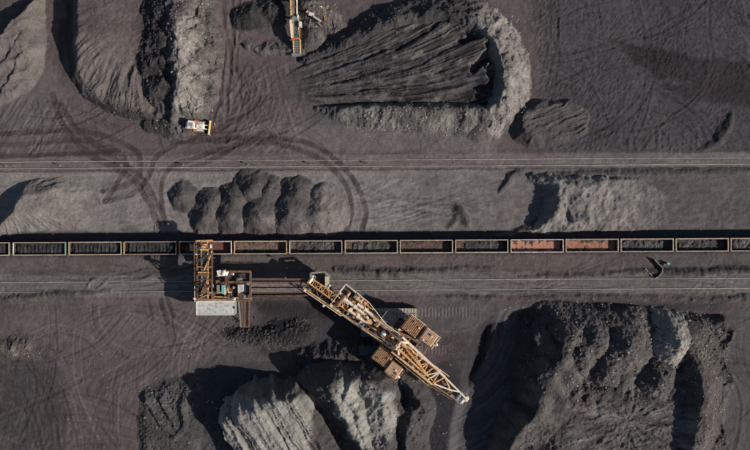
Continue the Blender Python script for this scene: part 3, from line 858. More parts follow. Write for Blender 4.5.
for k, (cs, lab) in enumerate(zip(ROW, ROWLAB)):
    xs = [p[0] for p in cs]; ys = [p[1] for p in cs]
    def hf(U, V, cs=cs, k=k):
        h = None
        for x, y, z, sx, sy in cs:
            g = cone(U, V, x + 3, y, z + 0.25, 0.16, 1.6, sx * 1.15, sy * 1.1)
            h = g if h is None else smax(h, g, 0.5)
        return h + 0.22 * fbm(U, V, 14, 2, k)
    pile('coal_heap', lab, 'coal heap', (min(xs) - 32, min(ys) - 30, max(xs) + 34, max(ys) + 28), hf,
         lambda U, V, h, k=k: blend(tone(U, V, (0.09, 0.082, 0.077), (0.135, 0.121, 0.109), 12, k), (0.235, 0.21, 0.182), 0.8 * (k == 6) + 0.6 * sstep(-.1, .5, fbm(U, V, 14, 3, 30 + k)) * sstep(204, 216, V)),
         'spoil', group='row of coal heaps above the train', seed=40 + k, rough=0.15, warp=2.8, toe=0.3, soft=0.12)

# --- heap at the left edge above the train
def h_west(U, V):
    h = ridge(U, V, [(-30, 262, 2.2), (-6, 240, 3.4), (6, 222, 4.0), (16, 205, 4.1), (25, 191, 3.6), (34, 184, 2.2)], 0.33, 0.062)
    r = np.hypot(U - 20, V - 195); th = np.arctan2(V - 195, U - 20)
    return smin(h, 0.2 * sd_poly(U, V, [(-60, 250), (-20, 190), (20, 178), (60, 178), (100, 195), (112, 215), (104, 228), (40, 231), (0, 238), (-40, 262)]), 0.4) + 0.3 * ridged(th * 60, r * .1, 9, 3, 4) * sstep(12, 30, r) * np.clip(h, 0, 1)
pile('spoil_heap', 'tan fluted heap at the left edge just above the train', 'spoil heap', (-62, 168, 118, 264), h_west,
     flat_col((0.29, 0.26, 0.222), (0.19, 0.17, 0.15), 18, 3), seed=50, rough=0.1)

# --- small pushed heap and the cut plateau, right of the middle
pile('spoil_heap', 'small dark pushed heap alone above the train in the middle', 'spoil heap', (440, 200, 480, 236),
     lambda U, V: smax(ridge(U, V, [(461, 210, 1.0), (468, 222, 0.8)], 0.2, 0.12), ridge(U, V, [(462, 213, 0.8), (448, 228, 0.4)], 0.15, 0.15), .2),
     flat_col((0.075, 0.066, 0.063), (0.105, 0.092, 0.085), 8, 1), seed=51, rough=0.1)
def h_cut(U, V):
    d = sd_poly(U, V, [(541, 192), (534, 183), (524, 176), (534, 171), (560, 173), (600, 174), (640, 177), (665, 190), (668, 224), (640, 231), (580, 233), (540, 235), (506, 234), (518, 230), (530, 223), (538, 213), (542, 202)])
    cap = 3.5 - 3.1 * sstep(545, 668, U + 14 * fbm(U, V, 30, 3, 3)) - 0.9 * sstep(208, 232, V) * (1 - sstep(545, 580, U))
    dw = np.minimum(d, 60)
    h = smin(0.26 * dw, cap, 0.7)
    bowl = np.exp(-(((U - 566) / 7) ** 2 + ((V - 213) / 11) ** 2))
    lip = ridge(U, V, [(562, 200, 3.7), (571, 206, 4.0), (573, 216, 3.7), (568, 226, 2.6)], 0.12, 0.35)
    h = smax(h, smin(lip, 0.3 * d, .3), 0.3) - 1.6 * bowl
    return h + (0.55 * ridged(U, V, 18, 4, 2) + 0.35 * fbm(U, V, 12, 3, 12)) * np.clip(h / 2, 0, 1) * (1 - sstep(570, 640, U) * .5)
pile('cut_stockpile', 'pale plateau of spoil with a scooped hollow at its left end above the train', 'stockpile', (496, 164, 676, 240), h_cut,
     lambda U, V, h: blend(tone(U, V, (0.26, 0.238, 0.205), (0.15, 0.136, 0.122), 14, 6), (0.125, 0.112, 0.104), sstep(630, 668, U + 14 * fbm(U, V, 20, 3, 4))) * (1 + 0.2 * fbm(U + V, (U - V) * .2, 4, 3, 10)[..., None]),
     seed=52, rough=0.13, warp=3.5, toe=0.5, dark=0.88)
def h_hollow(U, V):
    h = ridge(U, V, [(498, 236, 0.5), (515, 234, 0.9), (530, 228, 1.0), (541, 216, 0.8)], 0.2, 0.2)
    return smax(h, ridge(U, V, [(520, 172, 0.9), (512, 178, 1.0), (500, 190, 0.6)], 0.16, 0.2), 0.2)
pile('spoil_lip', 'low curved lip of dark soil round the scooped hollow above the train', 'spoil bank', (484, 160, 552, 246), h_hollow, flat_col((0.12, 0.106, 0.098), (0.09, 0.08, 0.076), 10, 2), seed=53, rough=0.1)

# --- windrows along the lines
def windrow(label, pts, sl, sr, cc, seed, teeth=0.5, tone2=None, mat='spoil'):
    q = [tuple(p) for p in smooth_pts(pts, 4)]
    a = np.array(q)
    def hf(U, V):
        t = ridged(U, V * 0.25, 9, 2, seed) * teeth
        return ridge(U, V, q, sl, sr) * (1 + 0.35 * t) - 0.12 + 0.12 * t
    pile('soil_windrow', label, 'windrow', (a[:, 0].min() - 12, a[:, 1].min() - 12, a[:, 0].max() + 12, a[:, 1].max() + 12), hf,
         flat_col(cc, tone2 or tuple(x * 0.7 for x in cc), 10, seed), mat, seed=seed, rough=0.12)
windrow('toothed soil windrow between the train and the orange machine', [(336, 270, .6), (360, 272, 1.0), (390, 273, .9), (420, 272, .7), (450, 270, .5), (495, 268, .3)], .16, .2, (0.13, 0.115, 0.107), 60, 1.0)
windrow('dark windrow along the right part of the lower rails', [(520, 277, .4), (560, 276, .6), (600, 275, .5), (640, 272, .5), (690, 273, .8), (740, 271, .8), (790, 270, .5)], .15, .2, (0.1, 0.09, 0.087), 61, .7)
windrow('ragged windrow below the lower rails at right', [(448, 297, .5), (480, 298, .6), (520, 299, .4), (570, 297, .6), (640, 298, .7), (700, 300, .7), (760, 298, .7), (790, 298, .4)], .18, .2, (0.12, 0.102, 0.093), 62, .7)
windrow('low windrow below the rails at the left edge', [(-30, 300, .5), (10, 299, .8), (45, 296, .8), (80, 294, .6), (110, 291, .4)], .15, .16, (0.14, 0.118, 0.105), 63, .7)
windrow('short stony heap on the brown flat at the left edge', [(-10, 345, .8), (6, 350, 1.2), (20, 345, 1.3), (40, 352, .7), (58, 356, .4)], .12, .12, (0.17, 0.142, 0.12), 64, .8, mat='rubble')
windrow('curved dark windrow just above the upper rails at right', [(700, 150, .5), (718, 142, 1.0), (730, 126, 1.1), (734, 112, .5)], .14, .2, (0.085, 0.076, 0.076), 65, .4)
windrow('low ragged spoil edge below the upper rails beside the cut plateau', [(540, 176, .5), (580, 173, .7), (640, 172, .6), (700, 171, .6), (790, 170, .5)], .2, .14, (0.105, 0.093, 0.09), 66, .8)
windrow('rows of small soil ripples lying across the lower rails at left', [(88, 287, .45), (94, 281, .5), (99, 279, .3)], .3, .3, (0.16, 0.14, 0.125), 67, .3)
windrow('soil ripple lying across the lower rails, right of its twin', [(98, 287, .45), (104, 282, .5), (109, 279, .3)], .3, .3, (0.16, 0.14, 0.125), 68, .3)

# --- black heap below the loading machine
pile('coal_heap', 'rough black coal heap below the loading machine', 'coal heap', (204, 306, 332, 360),
     lambda U, V: smin(0.14 * sd_poly(U, V, [(218, 333), (234, 324), (262, 325), (276, 318), (300, 316), (318, 327), (316, 341), (290, 350), (250, 347), (230, 341)]), 1.5 + 0.4 * fbm(U, V, 20, 2, 3) + 0.3 * sstep(260, 290, U), 0.4),
     lambda U, V, h: blend(tone(U, V, (0.024, 0.023, 0.025), (0.045, 0.042, 0.043), 8, 2), (0.1, 0.09, 0.083), sstep(336, 346, V + 5 * fbm(U, V, 9, 3, 4)) * (1 - sstep(278, 296, U)) * 0.7),
     'coal', seed=70, rough=0.34, rs=3.2)

# --- lower left: large pale stockpile with stepped slabs
def h_pale(U, V):
    d = sd_poly(U, V, [(236, 520), (240, 440), (262, 410), (286, 390), (296, 374), (310, 358), (336, 352), (380, 354), (408, 362), (428, 382), (438, 406), (430, 436), (436, 520)])
    # slabs: coordinate a runs down the stripes, b across them
    a = (U - 255) * 0.50 + (V - 405) * 0.866
    b = (U - 255) * 0.866 - (V - 405) * 0.50
    per = 17.0
    bb = b + 1.5 * fbm(U, V, 20, 2, 4)
    ph = (bb / per) % 1.0
    saw = np.where(ph < 0.82, ph / 0.82, (1 - ph) / 0.18)
    slab = 10.4 + 0.12 * np.minimum(b, 0) - 0.05 * np.maximum(a, -20) - 0.022 * np.maximum(b, 0) + 1.05 * saw + 0.5 * fbm(bb * 1.5, a * 0.04, 2.8, 3, 9)
    tip = G(253, 403, 10.4)
    edge = np.minimum((U - tip[0]) * 0.54 + (V - tip[1]) * 0.84, (V - tip[1]) + 0.10 * (U - tip[0]))              # cut edge facing up and left
    slab = slab - 0.75 * np.logaddexp(0, (-edge + 2.5 * (1 - saw) * (bb > -6) + 4 * fbm(U, V, 13, 3, 44)) / 2.0) * 2.0
    slab = np.where(bb > 66, -9, slab - 0.5 * np.maximum(0, bb - 44))
    slab = slab - 1.0 * np.maximum(0, -bb - 30 - 0.16 * a)
    h = (ridge(U, V, [(312, 368, 8.4), (318, 377, 10.6), (330, 392, 10.0), (340, 408, 8.6), (352, 428, 7.2), (372, 470, 5.0)], 0.19, 0.34))
    h = smax(h, ridge(U, V, [(352, 362, 5.6), (352, 380, 8.2), (346, 398, 8.4), (356, 412, 7.8), (360, 430, 6.6), (372, 470, 5.0)], 0.34, 0.24), 0.25)
    h = smax(h, ridge(U, V, [(368, 366, 6.4), (378, 380, 8.0), (384, 404, 7.6), (384, 430, 6.0), (392, 470, 4.6)], 0.32, 0.115), 0.3)
    h = smax(h, ridge(U, V, [(398, 368, 5.0), (412, 384, 5.4), (420, 402, 5.0), (408, 424, 4.4), (404, 470, 3.4)], 0.14, 0.3), 0.3)
    h = h + (0.9 * ridged(U + 8, V, 22, 4, 6) + 0.7 * fbm(U, V, 11, 4, 16)) * sstep(300, 322, U)
    return smax(smin(h, 0.42 * d, 0.5), slab, 0.3)
def c_pale(U, V, h):
    c = tone(U, V, (0.44, 0.43, 0.35), (0.31, 0.3, 0.25), 20, 3)
    nz = fbm(U, V, 18, 4, 2)
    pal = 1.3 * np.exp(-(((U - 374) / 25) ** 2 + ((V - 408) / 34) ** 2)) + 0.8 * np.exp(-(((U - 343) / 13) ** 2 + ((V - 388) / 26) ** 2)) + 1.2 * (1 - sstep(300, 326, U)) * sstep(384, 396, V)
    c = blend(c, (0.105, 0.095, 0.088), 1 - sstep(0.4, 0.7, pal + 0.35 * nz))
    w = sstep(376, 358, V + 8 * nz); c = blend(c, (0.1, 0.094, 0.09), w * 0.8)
    b = (U - 255) * 0.866 - (V - 405) * 0.50; a = (U - 255) * 0.50 + (V - 405) * 0.866
    st = fbm(b * 1.4, a * 0.05, 2.6, 3, 9) * (1 - sstep(310, 330, U))
    w = (1 - sstep(250, 330, U)); c = blend(c, (0.33, 0.315, 0.27), w * .6)
    return c * (1 + 0.42 * st[..., None])
pile('pale_stockpile', 'large pale grey stockpile with stepped slabs at the lower left', 'stockpile', (186, 340, 480, 525), h_pale, c_pale, 'spoil', seed=80, rough=0.2, warp=2.4, dark=0.66)

def h_low(U, V):
    d = sd_poly(U, V, [(140, 470), (136, 420), (142, 392), (165, 378), (195, 374), (208, 395), (204, 430), (200, 470)])
    h = smin(0.1 * d, 1.0, 0.3)
    h = smax(h, ridge(U, V, [(146, 402, 1.6), (156, 418, 1.7), (166, 432, 1.7), (176, 436, 1.2)], 0.12, 0.35), 0.2)
    h = smax(h, ridge(U, V, [(160, 400, 1.7), (168, 416, 1.8), (174, 428, 1.5)], 0.2, 0.3), 0.2)
    h = smax(h, ridge(U, V, [(186, 390, 1.5), (182, 412, 2.0), (184, 428, 1.7), (172, 440, 1.3)], 0.2, 0.2), 0.2)
    return h
pile('low_mound', 'low grey mound strewn with stones left of the pale stockpile', 'mound', (126, 364, 216, 476), h_low,
     flat_col((0.125, 0.118, 0.111), (0.085, 0.08, 0.078), 14, 6), 'rubble', seed=81, rough=0.2)
pile('spoil_flank', 'dark crumbling shoulder between the pale stockpile and the orange machine', 'spoil bank', (296, 338, 452, 384),
     lambda U, V: smin(ridge(U, V, [(300, 360, 1.4), (326, 356, 2.0), (350, 356, 2.4), (376, 362, 2.6), (400, 366, 2.0)], 0.16, 0.1) + 0.7 * ridged(U, V * .5, 14, 3, 2), 5, .2),
     flat_col((0.105, 0.097, 0.093), (0.066, 0.06, 0.06), 9, 6), 'rubble', seed=82, rough=0.25)

# --- lower right: dark stockpile with a scooped, striped west face
BIG = [(470, 520), (490, 445), (506, 408), (513, 374), (517, 340), (520, 314), (545, 301), (590, 305), (640, 306), (690, 313), (724, 312), (736, 330), (728, 352), (734, 380), (724, 410), (730, 450), (726, 520)]
def h_big(U, V):
    d = sd_poly(U, V, BIG)
    h = 1.9 + 1.6 * fbm(U, V, 34, 3, 7) + 0.7 * ridged(U, V, 16, 3, 27)
    h = smax(h, ridge(U, V, [(552, 308, 1.5), (554, 320, 4.0), (555, 338, 7.4), (547, 358, 8.8), (533, 382, 8.0), (538, 406, 7.2), (516, 424, 6.4), (502, 442, 5.8), (488, 475, 5.0)], 0.13, 0.34, 1), 0.4)
    h = smax(h, ridge(U, V, [(600, 314, 3.6), (650, 318, 4.4), (700, 326, 3.8)], 0.2, 0.12, 4), 0.5)
    # tracked floor of the bowl on top, and the stony rim on its right
    inside = sd_poly(U, V, [(524, 520), (548, 430), (566, 402), (604, 390), (646, 386), (676, 376), (692, 394), (690, 420), (682, 450), (676, 520)])
    r = np.hypot(U - 625, V - 418); th = np.arctan2(V - 418, U - 625)
    rays = fbm(th * 14, r * .06, 2.4, 3, 8); sweep = fbm((U - V * .4) * 0.12, V + U * .3, 3.2, 3, 6)
    floor = 2.4 + 0.3 * fbm(U, V, 60, 2, 3) + 0.3 * rays + 0.26 * sweep
    h = np.where(inside > 0, h + (floor - h) * sstep(0, 14, inside), h)
    h = smax(h, ridge(U, V, [(692, 345, 4.2), (697, 360, 4.8), (702, 376, 5.4), (706, 400, 5.6), (702, 424, 5.4), (696, 448, 5.0), (690, 490, 4.5)], 0.14, 0.34, 2), 0.4)
    edge_n = 0.15 * (V - 304 + 4 * fbm(U, V, 40, 2, 71)) + 0.2
    return smin(h, np.minimum(0.34 * d, edge_n), 0.6)
def c_big(U, V, h):
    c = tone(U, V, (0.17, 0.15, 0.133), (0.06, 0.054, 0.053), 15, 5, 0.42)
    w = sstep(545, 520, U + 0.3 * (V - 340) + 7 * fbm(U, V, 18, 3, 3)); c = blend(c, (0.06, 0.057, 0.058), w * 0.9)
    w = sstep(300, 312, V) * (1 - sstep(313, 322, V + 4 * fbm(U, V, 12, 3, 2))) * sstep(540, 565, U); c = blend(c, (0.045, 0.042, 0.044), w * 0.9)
    w = sstep(395, 408, V + 6 * fbm(U, V, 14, 3, 6)) * sstep(558, 570, U) * (1 - sstep(678, 694, U)); c = blend(c, (0.17, 0.147, 0.133), w * 0.85)
    st = fbm((U - V * .5) * 0.12, V + U * .25, 4, 3, 6)
    r = np.hypot(U - 625, V - 418); th = np.arctan2(V - 418, U - 625)
    st2 = fbm(th * 14, r * 0.06, 2.4, 3, 8)
    c = c * (1 + (w * (0.7 * st + 0.8 * st2))[..., None])
    w = sstep(684, 694, U) * (1 - sstep(716, 724, U)) * sstep(330, 350, V); c = blend(c, (0.15, 0.128, 0.112), w * 0.6)
    return c
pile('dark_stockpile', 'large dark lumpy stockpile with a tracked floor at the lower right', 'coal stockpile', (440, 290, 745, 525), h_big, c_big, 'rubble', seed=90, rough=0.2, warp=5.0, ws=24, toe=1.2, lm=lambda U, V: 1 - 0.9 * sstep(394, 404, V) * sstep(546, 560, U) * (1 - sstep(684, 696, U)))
HEAPS = [(563, 314, 4.8, 'stony heap at the top left shoulder of the dark stockpile', 0), (574, 333, 7.4, 'rounded dark heap left of the two large ones on the dark stockpile', 0),
         (601, 338, 7.6, 'dark coal heap in the upper middle of the dark stockpile', 0), (586, 356, 6.6, 'small stony heap between the crest and the tracked floor', 0),
         (632, 346, 8.2, 'largest dark rounded heap of the dark stockpile', 0), (612, 370, 6.0, 'low heap with a bright stony foot above the tracked floor', 0),
         (682, 342, 7.2, 'single pale rounded heap at the right of the dark stockpile', 1), (664, 380, 5.2, 'small stony heap at the right end of the tracked floor', 0),
         (506, 440, 5.2, 'heap of rubble at the lower end of the dug-out hollow', 0)]
for k, (x, y, z, lab, pale) in enumerate(HEAPS):
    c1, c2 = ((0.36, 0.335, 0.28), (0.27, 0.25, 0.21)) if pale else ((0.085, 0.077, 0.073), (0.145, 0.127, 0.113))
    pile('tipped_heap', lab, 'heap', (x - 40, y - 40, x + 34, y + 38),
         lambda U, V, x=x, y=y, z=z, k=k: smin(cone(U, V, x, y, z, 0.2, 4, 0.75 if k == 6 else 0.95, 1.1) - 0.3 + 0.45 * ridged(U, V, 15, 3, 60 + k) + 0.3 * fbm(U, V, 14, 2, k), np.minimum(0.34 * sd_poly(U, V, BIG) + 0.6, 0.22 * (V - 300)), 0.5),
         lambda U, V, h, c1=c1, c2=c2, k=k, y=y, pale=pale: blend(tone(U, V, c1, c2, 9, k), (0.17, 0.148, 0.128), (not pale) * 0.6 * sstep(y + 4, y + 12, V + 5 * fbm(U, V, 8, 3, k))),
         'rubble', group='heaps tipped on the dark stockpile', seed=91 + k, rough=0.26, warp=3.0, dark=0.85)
# ------------------------------------------------------------------ railway lines
def rail_line(name, label, bases, z0, sleepers=None):
    o = empty(name, P(375, yl(bases[0], 375), 0), label, 'railway track')
    for b in bases:
        p, q = P(-60, yl(b, -60), z0), P(812, yl(b, 812), z0)
        p.z = q.z = z0
        m = MB()
        m.beam(p + Vector((0, 0, .02)), q + Vector((0, 0, .02)), 0.15, 0.04)           # foot
        m.beam(p + Vector((0, 0, .09)), q + Vector((0, 0, .09)), 0.03, 0.10)           # web
        m.beam(p + Vector((0, 0, .155)), q + Vector((0, 0, .155)), 0.15, 0.05)         # head
        m.build('rail', M['rail'], o)
    return o
rail_line('upper_railway_track', 'dusty upper railway track running across above the row of heaps', (162.2, 168.6), 0.17)
rail_line('loading_track', 'railway track under the train of open wagons', (245.9, 251.6), 0.10)
rail_line('machine_track', 'wide lower track that the loading machine runs on', (282.4, 292.4), 0.20)

# short marker posts between the upper rails
def marker_post(px, py, lab):
    b = P(px, py, 0.15)
    o = empty('marker_post', b, lab, 'post', 'marker posts along the upper track')
    MB().cyl(b, b + Vector((0, 0, 1.0)), 0.09, 8).build('shaft', M['dark'], o)
    MB().box(b + Vector((0, 0, 1.1)), (0.4, 0.34, 0.2)).build('head', M['dark'], o)
    MB().box(b + Vector((0, 0, 0.06)), (0.5, 0.5, 0.16)).build('foot', M['grey'], o)
for k, px in enumerate((6, 60, 121, 183, 248, 310, 367)):
    marker_post(px, yl(166.0, px), ['leftmost marker post between the upper rails at the left edge', 'second marker post from the left between the upper rails', 'third marker post from the left between the upper rails, below the spoil ridge',
        'marker post between the upper rails below the white bulldozer', 'marker post between the upper rails above the row of heaps', 'marker post between the upper rails above the right end heap', 'rightmost marker post between the upper rails'][k])

# ------------------------------------------------------------------ the train of open wagons
WL, WW, WZ0, WZ1 = 12.85, 3.08, 1.15, 3.35          # body length, width, floor and rim height
def wagon_paint(k, rim, inner, floor):
    return dict(rim=paint('wagon_rim_%d' % k, rim, tuple(x * .72 for x in rim), 0.6, scale=1.0, rust=(0.2, 0.1, 0.05), rust_amt=0.35, dirt_amt=0.3),
                inner=paint('wagon_side_%d' % k, inner, tuple(x * .55 for x in inner), 0.85, scale=0.9, rust=(0.2, 0.085, 0.045), rust_amt=0.3, dirt_amt=0.55),
                floor=paint('wagon_floor_%d' % k, floor[0], floor[1], 0.9, scale=0.7, rust=floor[2], rust_amt=floor[3], dirt_amt=floor[4]))
bw = {}
def wm(nm, f, mat):
    m = MB(); f(m)
    me = bpy.data.meshes.new(nm); me.from_pydata([tuple(v) for v in m.v], [], m.f); me.materials.append(mat)
    bm_fix_normals(me)
    return me
MESH = dict(
    side=wm('side_wall', lambda m: m.box((0, 0, 0), (WL, 0.07, WZ1 - WZ0)), M['dark']),
    end=wm('end_wall', lambda m: m.box((0, 0, 0), (0.07, WW - 0.142, WZ1 - WZ0)), M['dark']),
    floor=wm('floor_plate', lambda m: m.box((0, 0, 0), ((WL - 0.16) / 7 - 0.03, WW - 0.16, 0.08)), M['dark']),
    topside=wm('top_rail', lambda m: m.box((0, 0, 0), (WL + 0.10, 0.24, 0.16)), M['cream']),
    topend=wm('end_rail', lambda m: m.box((0, 0, 0), (0.24, WW - 0.30, 0.155)), M['cream']),
    stake=wm('stake', lambda m: m.box((0, 0, 0), (0.16, 0.10, WZ1 - WZ0 - 0.2)), M['dark']),
    rib=wm('inner_rib', lambda m: m.box((0, 0, 0), (0.09, 0.05, WZ1 - WZ0 - 0.3)), M['dark']),
    sole=wm('sole_bar', lambda m: m.box((0, 0, 0), (WL, 0.2, 0.3)), M['dark']),
    bogie=wm('bogie', lambda m: (m.box((0, 0.95, 0), (2.5, 0.14, 0.35)), m.box((0, -0.95, 0), (2.5, 0.14, 0.35)), m.box((0, 0, .05), (0.5, 1.78, 0.3))), M['dark']),
    wheel=wm('wheelset', lambda m: (m.cyl((0, -0.80, 0), (0, -0.66, 0), 0.45, 16), m.cyl((0, 0.66, 0), (0, 0.80, 0), 0.45, 16), m.cyl((0, -0.655, 0), (0, 0.655, 0), 0.08, 8)), M['dark']),
    coupler=wm('coupler', lambda m: (m.box((0, 0, 0), (0.62, 0.24, 0.26)), m.box((0.22, 0, 0), (0.18, 0.42, 0.34))), M['dark']),
    corner=wm('corner_post', lambda m: m.box((0, 0, 0), (0.2, 0.2, WZ1 - WZ0 + 0.06)), M['dark']),
    platform=wm('end_platform', lambda m: m.box((0, 0, 0), (0.34, 2.5, 0.08)), M['dark']),
)
def part(name, me, loc, parent, mat=None):
    o = bpy.data.objects.new(name, me)
    o.parent = parent; o.location = loc
    col.objects.link(o)
    if mat is not None:
        o.material_slots[0].link = 'OBJECT'
        o.material_slots[0].material = mat
    return o
COALY = ((0.055, 0.05, 0.048), (0.1, 0.085, 0.075), (0.16, 0.12, 0.09), 0.4, 0.4)
TANNY = ((0.17, 0.135, 0.1), (0.09, 0.075, 0.062), (0.24, 0.15, 0.08), 0.45, 0.5)
ORNG = ((0.52, 0.235, 0.15), (0.42, 0.18, 0.115), (0.36, 0.24, 0.17), 0.4, 0.35)
ORNG2 = ((0.44, 0.21, 0.135), (0.34, 0.155, 0.1), (0.2, 0.125, 0.085), 0.5, 0.5)
PATCH = ((0.12, 0.085, 0.068), (0.075, 0.062, 0.056), (0.42, 0.155, 0.075), 0.22, 0.5)
CREAM_, STONE, SILV = (0.5, 0.43, 0.32), (0.4, 0.355, 0.285), (0.52, 0.5, 0.45)
# pixel of the left end, rim, inside, floor, end rails (left, right), floor raise, label
WAGONS = [
    (-43.0, CREAM_, (0.07, 0.06, 0.055), COALY, None, None, 'coal wagon cut off by the left edge of the picture'),
    (13.2, STONE, (0.05, 0.045, 0.042), COALY, (0.62, 0.66, 0.6), (0.16, 0.4, 0.3), 'coal wagon with a white left end and a green right end'),
    (69.0, CREAM_, (0.05, 0.045, 0.042), COALY, (0.46, 0.42, 0.18), (0.4, 0.36, 0.2), 'coal wagon with yellowish rim and ends, third from the left'),
    (124.0, (0.30, 0.25, 0.21), (0.05, 0.045, 0.042), COALY, (0.6, 0.38, 0.17), None, 'coal wagon with a brown rim and an ochre left end'),
    (179.2, SILV, (0.16, 0.07, 0.05), ((0.1, 0.06, 0.05), (0.13, 0.055, 0.042), (0.2, 0.075, 0.05), .5, .4), (0.6, 0.19, 0.08), (0.7, 0.7, 0.66), 'open wagon standing under the boom of the loading machine'),
    (234.4, (0.56, 0.41, 0.22), (0.2, 0.15, 0.1), TANNY, (0.66, 0.44, 0.2), None, 'open wagon with a yellow rim right of the loading boom'),
    (289.7, STONE, (0.11, 0.085, 0.07), ((0.1, 0.085, 0.074), (0.06, 0.054, 0.05), (0.18, 0.13, 0.1), .45, .45), (0.66, 0.56, 0.42), None, 'open wagon straight above the tip of the conveyor bridge'),
    (345.2, CREAM_, (0.12, 0.085, 0.065), ((0.105, 0.088, 0.075), (0.06, 0.054, 0.05), (0.22, 0.14, 0.09), .5, .45), None, None, 'open wagon with a cream rim and grey brown patches inside, left of the rust-patched one'),
    (400.3, CREAM_, (0.18, 0.075, 0.045), PATCH, None, None, 'open wagon with bright rust patches on its dark floor'),
    (455.6, CREAM_, (0.1, 0.075, 0.06), ((0.095, 0.075, 0.065), (0.055, 0.05, 0.047), (0.24, 0.14, 0.06), .45, .45), (0.55, 0.4, 0.25), None, 'dark open wagon left of the two orange ones'),
    (511.0, SILV, (0.4, 0.16, 0.085), ORNG, None, None, 'open wagon with a clean orange inside, left of the two'),
    (566.0, STONE, (0.36, 0.16, 0.09), ORNG2, None, None, 'open wagon with a mottled orange inside, right of the two'),
    (621.0, (0.44, 0.38, 0.26), (0.07, 0.06, 0.055), ((0.06, 0.055, 0.055), (0.095, 0.082, 0.077), (0.15, 0.12, 0.1), .4, .4), None, None, 'dark open wagon right of the two orange ones'),
    (676.0, (0.44, 0.38, 0.26), (0.07, 0.055, 0.05), ((0.06, 0.055, 0.055), (0.085, 0.075, 0.07), (0.2, 0.12, 0.09), .4, .4), None, None, 'dark open wagon second from the right edge'),
    (731.0, (0.42, 0.36, 0.27), (0.07, 0.06, 0.055), ((0.07, 0.062, 0.06), (0.1, 0.088, 0.08), (0.17, 0.13, 0.1), .4, .4), None, None, 'dark open wagon cut off by the right edge of the picture'),
]
def LIFT(k):
    return 0.25 if k < 4 else (1.0 if k in (10, 11) else 0.8)
def make_wagon(k, spec):
    px, rim, inner, fl, el, er, lab = spec
    cpx = px + 26.1
    c = P(cpx, yl(249.0, cpx), WZ1)
    z0 = 0.27                                                   # top of the rails
    t = empty('open_wagon', (c.x, c.y, z0), lab, 'wagon', 'open wagons of the coal train')
    mt = wagon_paint(k, rim, inner, fl)
    dz = WZ0 - z0
    zc = (WZ0 + WZ1) / 2 - z0
    orange = k in (10, 11)
    for s in (-1, 1):
        w = part('side_wall', MESH['side'], (0, s * (WW / 2 - 0.035), zc), t, mt['inner'])
        for i in range(8):
            x = -WL / 2 + WL * (i + 0.5) / 8
            part('stake', MESH['stake'], (x, s * 0.088, -0.05), w, mt['inner'])
            part('inner_rib', MESH['rib'], (x, -s * 0.062, -0.05), w, mt['inner'])
        part('top_rail', MESH['topside'], (0, s * (WW / 2 - 0.02), WZ1 - z0), t, mt['rim'])
        e = part('end_wall', MESH['end'], (s * (WL / 2 - 0.035), 0, zc), t, mt['inner'])
        for j in (-1, 1):
            part('stake', MESH['stake'], (s * 0.118, j * 0.75, -0.05), e, mt['inner'])
        ec = el if s < 0 else er
        em = mt['rim'] if ec is None else paint('wagon_end_%d_%d' % (k, s), ec, tuple(x * .75 for x in ec), 0.6, rust=(0.2, 0.1, 0.05), rust_amt=0.25, dirt_amt=0.2)
        part('end_rail', MESH['topend'], (s * (WL / 2 - 0.055), 0, WZ1 - z0), t, em)
        part('sole_bar', MESH['sole'], (0, s * 1.1, WZ0 - z0 - 0.22), t, M['dark'])
        b = part('bogie', MESH['bogie'], (s * 4.3, 0, 0.45), t, M['dark'])
        for j in (-1, 1):
            part('wheelset', MESH['wheel'], (j * 0.9, 0, 0.0), b, M['dark'])
        cp = part('coupler', MESH['coupler'], (s * (WL / 2 + 0.30), 0, 0.78), t, M['rusty'])
        if s < 0: cp.rotation_euler.z = math.pi
        part('end_platform', MESH['platform'], (s * (WL / 2 + 0.20), 0, 0.62), t, em if ec else M['rusty'])
    lift = LIFT(k)
    for i in range(7):
        x = -(WL - 0.16) / 2 + (WL - 0.16) * (i + 0.5) / 7
        part('floor_plate', MESH['floor'], (x, 0, dz + lift + 0.012 * (i % 2)), t, mt['floor'])
    return t
wagons = [make_wagon(k, w) for k, w in enumerate(WAGONS)]

def coal_load(k, lab, z, ripple=0.0, amp=0.15, part_range=(0, 1), c1=(0.035, 0.033, 0.035), c2=(0.075, 0.07, 0.068), mat='coal'):
    """the coal lying in a wagon: a rippled height field between the walls"""
    t = wagons[k]
    x0, x1 = -(WL - 0.2) / 2, (WL - 0.2) / 2
    a, b = x0 + (x1 - x0) * part_range[0], x0 + (x1 - x0) * part_range[1]
    nx, ny = int((b - a) / 0.12), 24
    X, Y = np.meshgrid(np.linspace(a, b, nx), np.linspace(-(WW - 0.2) / 2, (WW - 0.2) / 2, ny))
    U, V = X * 4 + k * 90, Y * 4
    edge = np.minimum(1, np.minimum(X - a, b - X) / 1.2 + 0.15)
    Z = z * edge ** 0.4 + ripple * np.cos(X * 2 * np.pi / 0.95 + 1.2 * fbm(U, V, 12, 2, k) + k) * (1 - 0.4 * np.abs(Y)) + amp * fbm(U, V, 5, 4, k + 3) - 0.10 * Y * Y
    Z = np.maximum(Z, 0.02)
    c = tone(U, V, c1, c2, 6, k + 5)
    if ripple: c = c * (1 + 0.4 * np.cos(X * 2 * np.pi / 0.95 + 1.2 * fbm(U, V, 12, 2, k) + k + 1.0)[..., None])
    base = WZ0 + LIFT(k) + 0.06
    verts = np.stack([X, Y, Z], -1).reshape(-1, 3)
    i = np.arange(nx * ny).reshape(ny, nx)
    quads = np.stack([i[:-1, :-1], i[:-1, 1:], i[1:, 1:], i[1:, :-1]], -1).reshape(-1, 4)
    o = bpy.data.objects.new('coal_load', grid_mesh('coal_load', verts, quads, np.clip(c, .01, .9).reshape(-1, 3), M[mat]))
    o.location = (t.location.x, t.location.y, base)
    col.objects.link(o)
    tag(o, lab, 'coal load', 'coal lying in the wagons')
